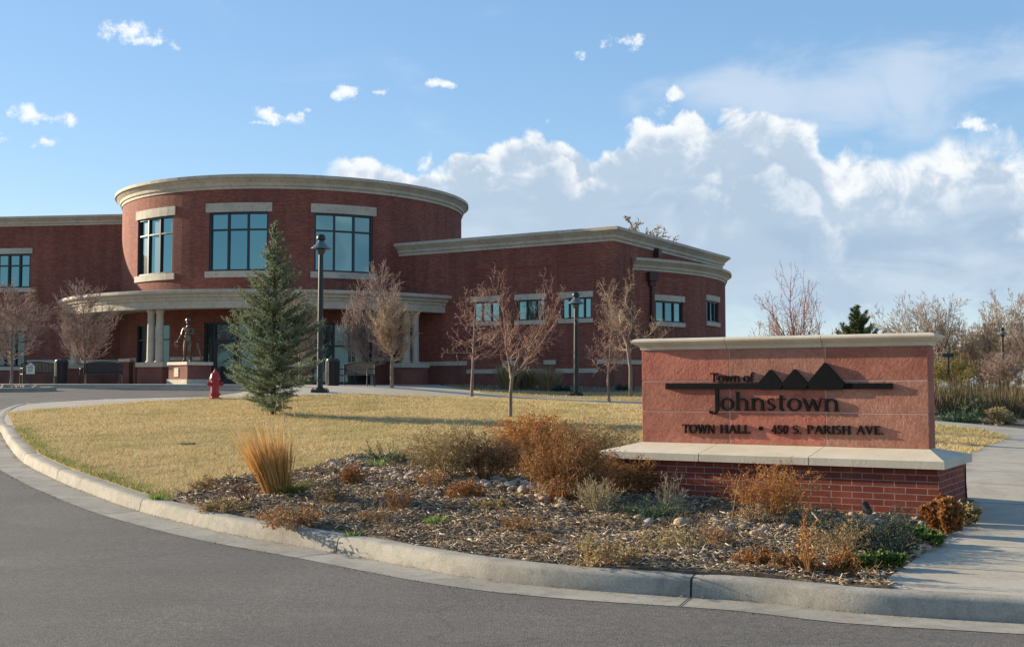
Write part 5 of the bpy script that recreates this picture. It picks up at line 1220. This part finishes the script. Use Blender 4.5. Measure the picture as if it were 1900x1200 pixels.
# the tall feathery grass clump
def clump(px, py, w, h, label, cols, seed, n, lean=(0, 0), name='ornamental_grass', group=None, flare=.3, wd=.0045, d=None, foot=.12, curve=.25):
    o = hit(px, py, .155) if d is None else gp(px, d); rng = np.random.default_rng(seed); H = h / F * o.y; W = w / F * o.y; r = tag(empty(name, o), label, 'grass', group)
    a = rng.uniform(0, 2 * math.pi, n); q = np.sqrt(rng.random(n)); L = H * np.clip(rng.normal(.78, .19, n), .25, 1.18); wd = max(wd, .00035 * o.y)
    fx, fy = np.cos(a) * q * foot, np.sin(a) * q * foot; tx = np.cos(a) * q * flare * L + lean[0] * L + rng.normal(0, .085, n) * L; ty = np.sin(a) * q * flare * L + lean[1] * L + rng.normal(0, .06, n) * L
    b = rng.uniform(0, 2 * math.pi, n); sx, sy = np.cos(b) * wd, np.sin(b) * wd; V = np.empty((n, 7, 3)); K = (0, .4, .75, 1.0)
    for i, t in enumerate(K):
        z = L * (t - curve * t * t * .35) - .02; cx, cy = fx + tx * (t * (1 - curve) + curve * t * t), fy + ty * (t * (1 - curve) + curve * t * t); ww = (1, .9, .6)[i] if i < 3 else 0
        if i < 3: V[:, 2 * i] = np.column_stack([cx - sx * ww, cy - sy * ww, z]); V[:, 2 * i + 1] = np.column_stack([cx + sx * ww, cy + sy * ww, z])
        else: V[:, 6] = np.column_stack([cx, cy, z])
    me = bpy.data.meshes.new('blades'); Q = (np.arange(n) * 7)[:, None]; F4 = np.concatenate([np.hstack([Q, Q + 1, Q + 3, Q + 2]), np.hstack([Q + 2, Q + 3, Q + 5, Q + 4]), np.hstack([Q + 4, Q + 5, Q + 6, Q + 6])])
    V = V.reshape(-1, 3); me.from_pydata(V.tolist(), [], [tuple(x[:3]) if x[2] == x[3] else tuple(x) for x in F4.tolist()]); me.update(); link('blades', me, cols, r); return r
m_gr_or = island('orange_grass', [(.46, .23, .06), (.60, .33, .10), (.72, .48, .20), (.52, .28, .085)], .7, .2, trans=.3)
m_gr_gn = island('yellow_green_grass', [(.14, .16, .03), (.26, .24, .06), (.34, .29, .09)], .7, .2, trans=.25)
m_gr_tan = island('tan_grass', [(.22, .165, .085), (.32, .245, .13), (.42, .33, .19)], .8, .15, trans=.25)
clump(516, 918, 90, 134, 'tall orange feather grass clump leaning left near the kerb', m_gr_or, 41, 720, (-.27, .0), flare=.25, foot=.15, wd=.0028, curve=.1)
clump(535, 918, 80, 38, 'short greenish tuft of blades at the foot of the tall orange grass', m_gr_gn, 42, 520, (.15, -.1), flare=1.2, foot=.14, curve=.7)
# dark dead stalks, low dead perennials
def stalks(px, py, w, h, label, seed, n=9, m=None, leaf=None, group=None):
    return shrub(px, py, w, h, label, m or m_sh_red, seed, n, 'dead_perennial', 'plant', group, leaf, spread=.6, wob=.08, br=(.9, .3, 40), r=.006, lv=2, seg=.08, foot=.012)
gp_ = 'dead perennials in the mulch bed'
stalks(460, 940, 62, 72, 'dark red brown bare stalks left of the foot of the tall orange grass', 51, 12, leaf=(2, .022, m_sh_red, .3), group=gp_)
m_dry = [m_sh_br, m_sh_tan, m_sh_or, m_sh_ol]; lv_ = [m_lf_br, m_lf_rust, m_lf_br, m_lf_ol]
low = [(545, 976, 120, 44, 'wide low mound of red brown dead leaves beside the kerb below the orange grass', 1), (623, 930, 66, 42, 'small upright tan dead plant right of the orange grass foot', 0), (735, 944, 70, 46, 'dry brown plant with a pale stem below the left stones', 0),
       (868, 926, 76, 40, 'low brown dead plant with a reddish patch before the olive shrub', 1), (915, 946, 84, 22, 'flat rusty patch of dead leaves in front of the stones', 3), (1118, 1046, 150, 54, 'broad orange brown dead mound near the middle of the kerb', 3),
       (1245, 1022, 120, 38, 'flat tan dead mound right of the broad orange brown one', 3), (1396, 972, 62, 40, 'small brown dead plant under the airy shrub before the sign', 0), (1478, 1062, 110, 46, 'tangled dead plant by the kerb at the foot of the rusty stalks', 2),
       (1548, 1030, 120, 66, 'tangled tan dead stems in front of the dark junipers', 0), (965, 990, 80, 34, 'thin brown dead plant in the middle of the mulch', 0), (690, 968, 56, 26, 'little dry tuft in the mulch above the orange green seedling', 0),
       (380, 915, 66, 34, 'little brown dead plant where the mulch meets the lawn by the kerb', 0), (420, 948, 96, 26, 'flat dead foliage close to the kerb left of the dark stalks', 3), (1560, 1066, 70, 46, 'dark brown dead leaves close to the kerb right of the rusty stalks', 1),
       (1010, 1010, 60, 24, 'sparse low twigs in the mulch left of the broad mound', 0), (1330, 1010, 70, 40, 'twisted pale dead stems right of the flat tan mound', 0), (1400, 1050, 80, 36, 'brown dead plant by the kerb left of the rusty stalks', 1),
       (800, 905, 60, 36, 'pale dead twigs leaning over the stones before the olive shrub', 0), (650, 895, 44, 34, 'brown dead plant among the left river stones', 1)]
for i, (px, py, w, h, lb, k) in enumerate(low):
    shrub(px, py, w, h, lb, m_dry[(i * 3 + k) % 4], 60 + i, 26, 'dead_perennial', 'plant', gp_, (2.4 if k else .7, .024, lv_[k], .3), wob=.28, br=(1.5, .45, 55), spread=1.3, up=.0, r=.004)
stalks(1503, 1070, 42, 132, 'tall rusty dead flower stalks standing by the kerb before the junipers', 81, 9, m_sh_or, (3, .026, m_lf_or, .7), gp_)
stalks(1345, 988, 22, 110, 'single pale thin stalk standing before the brick base', 82, 1, m_sh_tan, None, gp_)
stalks(1000, 925, 70, 56, 'pale bent dead stems among the stones left of the large rusty shrub', 83, 5, m_sh_tan, None, gp_)
# rusty curled leaves at the corner of the base
shrub(1752, 992, 56, 66, 'upright cluster of curled rust brown dead leaves at the right corner of the brick base', m_lf_rust, 84, 26, 'dead_hydrangea', 'plant', None, (9, .05, m_lf_rust, .4, .42), spread=.45, wob=.12, foot=.10, lv=2)
shrub(1790, 972, 44, 40, 'small grey green dried plant beside the sidewalk right of the rust brown leaves', m_sh_br, 85, 20, 'dry_shrub', 'shrub', None, (5, .035, m_lf_ol, .4, .4), spread=.9, lv=2)
# fresh green plants
gg = 'fresh green plants in the mulch bed'
for i, (px, py, w, h, lb) in enumerate(((1700, 1006, 40, 30, 'green leafy plant between the juniper and the rust brown leaves'), (1730, 1012, 34, 28, 'second green leafy plant next to the sidewalk below the rust brown leaves'),
        (1650, 1052, 60, 28, 'broad leafy green plant at the corner of kerb and sidewalk'), (1592, 1052, 40, 22, 'dark green leafy plant left of the one at the kerb corner'))):
    shrub(px, py, w, h, lb, m_lf_gr, 90 + i, 20, 'green_plant', 'plant', gg, (5, .036, m_lf_gr, .8, .24), spread=.9, lv=2, wob=.1)
for i, (px, py, w, h, lb, n) in enumerate(((806, 970, 48, 24, 'bright green sprout alone in the mulch near the middle of the bed', 90), (652, 992, 34, 18, 'small yellow green seedling beside the kerb', 40), (700, 868, 44, 26, 'bright green sprout among the left stones before the spreading juniper', 80),
        (292, 925, 40, 16, 'green weed tuft where lawn, mulch and kerb meet', 70))):
    clump(px, py, w, h, lb, m_sprout, 140 + i, n, flare=1.1, foot=.07, wd=.007, curve=.6, name='green_plant', group=gg)
# junipers
def juniper(px, py, w, h, label, seed, m, n=70, d=None, group='spreading junipers', nd=.02):
    o = hit(px, py, .155) if d is None else gp(px, d); rng = np.random.default_rng(seed); W, H = w / F * o.y, h / F * o.y; r = tag(empty('juniper', o), label, 'shrub', group); seg = []; tw = []
    for _ in range(n):
        a = rng.uniform(0, 2 * math.pi); L = W / 2 * rng.uniform(.35, 1.05); p = np.array([math.cos(a) * W * .08, math.sin(a) * W * .08, 0]); el = rng.uniform(.1, 1.0); dv = np.array([math.cos(a) * math.cos(el), math.sin(a) * math.cos(el), math.sin(el) * H / (W * .5)]); k = max(4, int(L / .06))
        for s in range(k):
            dv = nrm(dv + rng.normal(size=3) * .16 - np.array([0, 0, .05])); e = p + dv * L / k; seg.append((*p, *e, .004, .003)); tw.append((*p, *e))
            for _ in range(2):
                b = nrm(dv + rng.normal(size=3) * .6 + np.array([0, 0, .25])); l = rng.uniform(.05, .13) * min(1.6, max(1, W)); tw.append((*p, *(p + b * l)))
            p = e
    V, Fc = tubes(np.array(seg), 3); np_mesh('stems', V, Fc, m_sbark, r)
    T = np.array(tw); T[:, 2] = np.maximum(T[:, 2], .01); L = np.linalg.norm(T[:, 3:] - T[:, :3], axis=1); cnt = np.maximum(3, (L / .006 * min(1, 14 / o.y))).astype(int); idx = np.repeat(np.arange(len(T)), cnt); k = len(idx)
    ax = (T[idx, 3:] - T[idx, :3]) / L[idx][:, None]; p = T[idx, :3] + (T[idx, 3:] - T[idx, :3]) * rng.random((k, 1)); dn = ax * .9 + rng.normal(size=(k, 3)) * .45; dn /= np.linalg.norm(dn, axis=1)[:, None]
    sd = np.cross(dn, rng.normal(size=(k, 3))); sd /= np.linalg.norm(sd, axis=1)[:, None]; l = nd * max(1, o.y / 16) * rng.uniform(.6, 1.3, (k, 1)); V = np.empty((k, 3, 3)); V[:, 0] = p - sd * l * .14; V[:, 1] = p + sd * l * .14; V[:, 2] = p + dn * l
    np_mesh('foliage', V, np.arange(3 * k).reshape(k, 3), m, r); return r
juniper(1604, 1014, 200, 84, 'large dark blue green juniper before the right half of the brick base', 101, m_jun, 190)
juniper(1505, 982, 130, 60, 'smaller juniper left of the large one before the brick base', 102, m_jun, 70)
juniper(1210, 962, 120, 40, 'low green juniper under the left end of the sign base', 103, m_jun2, 70)
juniper(715, 858, 110, 40, 'spreading green juniper at the lawn edge behind the left stones', 104, m_jun2, 80)
juniper(1640, 1030, 130, 60, 'dark trailing juniper near the sidewalk below the large one', 105, m_jun, 80)
juniper(1775, 783, 130, 30, 'low far juniper right behind the sign panel edge beyond the cross walk', 106, m_jun2, 60, d=30.5)
juniper(1855, 786, 80, 30, 'low far juniper in the planting bed nearer the right picture edge', 107, m_jun2, 45, d=30.5)
shrub(1852, 786, 44, 32, 'pinkish dry shrub between the far junipers', m_sh_tan, 108, 30, 'dry_shrub', 'shrub', None, (.8, .05, m_lf_ol, .5), d=30.0)
# tan grasses against the right wing and the tall grass beyond the walk
gw = 'tan ornamental grasses before the right wing'
for i, (px, h, w, d, lb) in enumerate(((945, 50, 54, 50.6, 'tan ornamental grass clump left of two before the wing wall'), (978, 46, 44, 51.6, 'ragged tan grass clump between its two neighbours before the wing wall'), (1018, 46, 40, 50.3, 'rounded tan grass clump right of its neighbours before the wing wall'))):
    clump(px, 712, w, h, lb, m_gr_tan, 120 + i, 700, flare=.42, d=d, group=gw, foot=.32, wd=.012)
juniper(1045, 712, 40, 16, 'low dark shrub beside the right hand tan grass before the wing', 125, m_jun, 30, d=50.0, group=None, nd=.03); juniper(1155, 715, 40, 14, 'low dark shrub before the base of the wing corner', 126, m_jun, 30, d=50.5, group=None, nd=.03)
m_gr_hedge = island('hedge_grass', [(.09, .07, .035), (.16, .125, .065), (.22, .175, .095)], .85, .1, big=(.8, (.10, .065, .04), .45, .6, .6))
rngt = np.random.default_rng(8); n = 26000; Pt = np.column_stack([rngt.uniform(11.2, 25, n), rngt.uniform(33.5, 41, n)]); Pt = Pt[Pt[:, 0] > Pt[:, 1] * .335]
hh = .80 + .12 * np.sin(Pt[:, 0] * 2.1) + .08 * np.sin(Pt[:, 0] * 5.3 + 1)
tag(blades('tall_grass', Pt, hh, .028, .25, m_gr_hedge, rngt), 'tall mass of dry tan grass beyond the cross walk right of the sign', 'grass', kind='stuff')
# dry weeds round the spruce trunk
m_weed = island('pale_weed', [(.42, .32, .17), (.56, .45, .26)], .8, .15)
for i, (px, py, tpy) in enumerate(((497, 770, 690), (509, 773, 690), (470, 760, 676), (527, 782, 738), (546, 776, 752), (478, 764, 700))):
    o = hit(px, py); rng = np.random.default_rng(200 + i); H = (py - tpy) / F * o.y; p = np.zeros(3); dv = np.array([rng.normal(0, .08), 0, 1.]); s = []
    for k in range(6): dv = nrm(dv + rng.normal(size=3) * .05); e = p + dv * H / 6; s.append((*p, *e, .012 - k * .001, .011 - k * .001)); p = e
    V, Fc = tubes(np.array(s), 5); w_ = np_mesh('dry_stalk', V, Fc, m_weed); w_.location = o
    tag(w_, 'pale dry weed stalk standing against the foot of the spruce', 'weed', 'dry weed stalks at the foot of the spruce')

# ---------------------------------------------------------------- stones and mulch chips
def stone_mesh(seed):
    rng = np.random.default_rng(seed); bm = bmesh.new(); bmesh.ops.create_icosphere(bm, subdivisions=2, radius=1); a = rng.normal(size=(4, 3)); sc_ = np.array([1, rng.uniform(.65, .9), rng.uniform(.5, .7)])
    for v in bm.verts:
        c = np.array(v.co); k = 1 + .10 * math.sin(c @ a[0] * 1.6 + 1) + .06 * math.sin(c @ a[1] * 3); v.co = Vector(c * k * sc_)
    me = bpy.data.meshes.new('river_stone'); bm.to_mesh(me); bm.free(); me.polygons.foreach_set('use_smooth', np.ones(len(me.polygons), bool)); return me
m_st = []
for i, (a, b) in enumerate((((.30, .215, .13), (.42, .32, .205)), ((.30, .25, .19), (.42, .35, .27)), ((.26, .21, .16), (.36, .29, .22)), ((.36, .22, .15), (.44, .30, .21)), ((.23, .21, .18), (.33, .30, .26)))): m_st.append(mat('river_stone_%s' % 'abcde'[i], a, b, 7, .75, .3, bmp=.1))
meshes = []
for i in range(10):
    me = stone_mesh(300 + i); me.materials.append(m_st[i % 5]); meshes.append(me)
rs_ = random.Random(6); placed = []
def stones(n, pts, spread, lb, grp, smin=.035, smax=.085):
    k = 0
    for _ in range(n * 6):
        if k >= n: break
        i = rs_.randrange(len(pts) - 1); t = rs_.random(); px = pts[i][0] + (pts[i + 1][0] - pts[i][0]) * t; py = pts[i][1] + (pts[i + 1][1] - pts[i][1]) * t + rs_.gauss(0, spread)
        o = hit(px, py, .16); s = rs_.uniform(smin, smax) * (1.25 if rs_.random() < .12 else 1)
        if any(math.dist(o[:2], q[:2]) < (s + q[3]) * .72 for q in placed): continue
        placed.append((o.x, o.y, o.z, s)); ob = bpy.data.objects.new('river_stone', rs_.choice(meshes)); C.objects.link(ob); ob.location = (o.x, o.y, o.z + s * .18); ob.scale = (s, s, s)
        ob.rotation_euler = (rs_.uniform(-.25, .25), rs_.uniform(-.25, .25), rs_.uniform(0, 6.28)); tag(ob, lb, 'stone', grp); k += 1
stones(62, [(612, 868), (660, 866), (715, 880), (770, 884), (800, 890)], 8, 'smooth tan river stone between the lawn and the mulch near the spreading juniper', 'river stones along the left of the bed')
stones(84, [(780, 890), (860, 886), (930, 898), (1000, 912), (1050, 930)], 8, 'smooth pale river stone in the band before the brown shrubs', 'river stones before the shrubs')
stones(96, [(1170, 956), (1260, 965), (1350, 974), (1440, 978), (1540, 975), (1640, 966), (1735, 976)], 7, 'smooth river stone lying along the foot of the brick base', 'river stones along the brick base', .03, .07)
stones(14, [(1690, 1030), (1740, 1005), (1790, 965)], 5, 'river stone at the edge of the sidewalk', 'river stones beside the sidewalk')
# kerbed island of rocks on the driveway, far left
isl = [(-21.5, 42.6), (-18.3, 42.7), (-17.2, 43.1), (-16.8, 43.5), (-17.4, 44.0), (-18.6, 44.6), (-22, 44.9), (-30, 44.9), (-30, 42.6)]
sheet('island_bed', isl, .12, m_mulch, .4, .3)
ip = smooth_path(isl + [isl[0]], .3); tt_ = np.gradient(ip, axis=0); tt_ /= np.linalg.norm(tt_, axis=1)[:, None]; nn = np.column_stack([tt_[:, 1], -tt_[:, 0]]); zz = G(ip[:, 0], ip[:, 1]); mb = MB()
mb.rings([[(ip[i, 0] + nn[i, 0] * o, ip[i, 1] + nn[i, 1] * o, zz[i] + z) for o, z in ((.12, -.05), (.10, .14), (.02, .155), (-.08, .15), (-.08, -.05))] for i in range(len(ip) - 1)] , True); tag(mb.build('island_kerb', m_conc, None), kind='structure')
k = 0
while k < 46:
    q = (rs_.uniform(-22, -17.3), rs_.uniform(42.8, 44.4))
    if not inside(np.array([q]), isl)[0]: continue
    s = rs_.uniform(.06, .13); ob = bpy.data.objects.new('rock', rs_.choice(meshes)); C.objects.link(ob); ob.location = (*q, float(G(*q)[0]) + .13 + s * .25); ob.scale = (s, s, s); ob.rotation_euler = (rs_.uniform(-.5, .5), rs_.uniform(-.5, .5), rs_.uniform(0, 6))
    tag(ob, 'tan rock heaped on the kerbed island in the driveway', 'rock', 'rocks on the driveway island'); k += 1
# thin dead stems standing all over the bed, grit and leaf bits along the gutter and on the lawn
rng = np.random.default_rng(91); Q = scatter(bed_poly, 620, rng); sg = []
for x, y in Q:
    z0 = float(G(x, y)[0]) + .15; k = rng.integers(3, 9); h = rng.gamma(3, .028) + .03
    for _ in range(k):
        a = rng.uniform(0, 6.28); t = rng.uniform(.1, 1.1); p = np.array([x + rng.normal(0, .03), y + rng.normal(0, .03), z0]); d_ = nrm(np.array([math.cos(a) * t, math.sin(a) * t, 1.0]))
        for i in range(3): d_ = nrm(d_ + rng.normal(size=3) * .28); e = p + d_ * h / 3; sg.append((*p, *e, .0015 + .0004 * (3 - i), .0014)); p = e
Vs, Fs = tubes(np.array(sg), 3)
tag(np_mesh('dead_stems', Vs, Fs, m_sh_br), 'thin dead brown stems standing and leaning all over the mulch bed', 'dead stems', kind='stuff')
def bits(name, P, z, size, m, label, cat):
    n = len(P); a = rng.uniform(0, 6.28, n); s = size * rng.uniform(.5, 1.5, n); V = np.empty((n, 4, 3)); tl = rng.normal(0, .35, (n, 2))
    for i, (p, q) in enumerate(((1, 0), (0, .55), (-1, 0), (0, -.55))):
        dx, dy = s * (p * np.cos(a) - q * np.sin(a)), s * (p * np.sin(a) + q * np.cos(a)); V[:, i] = np.column_stack([P[:, 0] + dx, P[:, 1] + dy, z + np.abs(s) * .35 + dx * tl[:, 0] + dy * tl[:, 1]])
    tag(np_mesh(name, V, np.arange(4 * n).reshape(n, 4), m), label, cat, kind='stuff')
ii = rng.integers(20, i_l + 10, 2600); of = np.where(rng.random(2600) < .6, -np.abs(rng.normal(0, .035, 2600)) - .012, -.47 - np.abs(rng.normal(-.02, .06, 2600))); P = K[ii] + np.column_stack([T[ii, 1], -T[ii, 0]]) * of[:, None] + T[ii] * rng.uniform(-.1, .1, (2600, 1))
bits('gutter_grit', P, G(P[:, 0], P[:, 1]) + .012, .007, island('grit', [(.07, .05, .035), (.16, .12, .085), (.26, .20, .14), (.10, .07, .045)], .9, .1), 'brown grit and leaf bits lying along the gutter and the asphalt edge', 'grit')
P = scatter(lawn_poly, 900, rng); bits('fallen_leaves', P, G(P[:, 0], P[:, 1]) + .178, .022, m_lf_br, 'small brown fallen leaves scattered over the lawn', 'leaves')
# wood chips and shreds over the mulch
rng = np.random.default_rng(77); P = scatter(bed_poly, 30000, rng, lambda P: np.clip((10.5 / np.maximum(P[:, 1], 8)) ** 1.6, .12, 1)); n = len(P)
z = G(P[:, 0], P[:, 1]) + .146 + mound(P[:, 0], P[:, 1]) + rng.uniform(0, .022, n); a = rng.uniform(0, 2 * math.pi, n) ; L = rng.gamma(2.0, .022, n) + .014; W = rng.uniform(.0025, .008, n) * np.clip(P[:, 1] / 10, 1, 1.6); tl = rng.normal(0, .22, n); ro = rng.normal(0, .5, n)
ax = np.column_stack([np.cos(a) * np.cos(tl), np.sin(a) * np.cos(tl), np.sin(tl)]); sd = np.column_stack([-np.sin(a) * np.cos(ro), np.cos(a) * np.cos(ro), np.sin(ro)]); up = np.cross(ax, sd)
c = np.column_stack([P, z + np.abs(np.sin(tl)) * L * .4]); V = np.empty((n, 8, 3)); th = W * .35
for i, (p, q, s) in enumerate(((-1, -1, -1), (1, -.6, -1), (1, .6, -1), (-1, 1, -1), (-1, -1, 1), (1, -.6, 1), (1, .6, 1), (-1, 1, 1))): V[:, i] = c + ax * (L * p * .5)[:, None] + sd * (W * q)[:, None] + up * (th * s)[:, None]
b = (np.arange(n) * 8)[:, None]; Fc = np.stack([np.hstack([b + i for i in f]) for f in ((0, 3, 2, 1), (4, 5, 6, 7), (0, 1, 5, 4), (1, 2, 6, 5), (2, 3, 7, 6), (3, 0, 4, 7))], 1).reshape(-1, 4)
k = 4200; Q = scatter(bed_poly, k, rng, lambda P: np.clip((11 / np.maximum(P[:, 1], 8)) ** 1.2, .2, 1)); sg = []
for x, y in Q:                                  # dry stems and straw lying on the mulch
    p = np.array([x, y, float(_base(y)) * 0]); q_ = rng.uniform(0, 6.28); L_ = rng.gamma(2.2, .05) + .03; h0 = .012
    for i in range(3):
        q_ += rng.normal(0, .35); e = p + np.array([math.cos(q_), math.sin(q_), 0]) * L_ / 3; sg.append((*p[:2], h0, *e[:2], h0 + rng.uniform(-.004, .012), .0016, .0013)); p = e; h0 = sg[-1][5]
sg = np.array(sg)
for c_ in (0, 3): sg[:, c_ + 2] += G(sg[:, c_], sg[:, c_ + 1]) + .146 + mound(sg[:, c_], sg[:, c_ + 1]) + .01
Vs, Fs = tubes(sg, 3)
tag(np_mesh('straw_litter', Vs, Fs, m_sh_tan), 'thin pale straw and broken stems strewn over the mulch bed', 'litter', kind='stuff')
m_chip = island('wood_chip', [(.055, .035, .022), (.13, .085, .05), (.29, .21, .135), (.19, .115, .06), (.46, .36, .25), (.62, .52, .39)], .85, .15)
tag(np_mesh('mulch_chips', V.reshape(-1, 3), Fc, m_chip), 'shredded bark and wood chips covering the planting bed behind the kerb', 'mulch', kind='stuff')
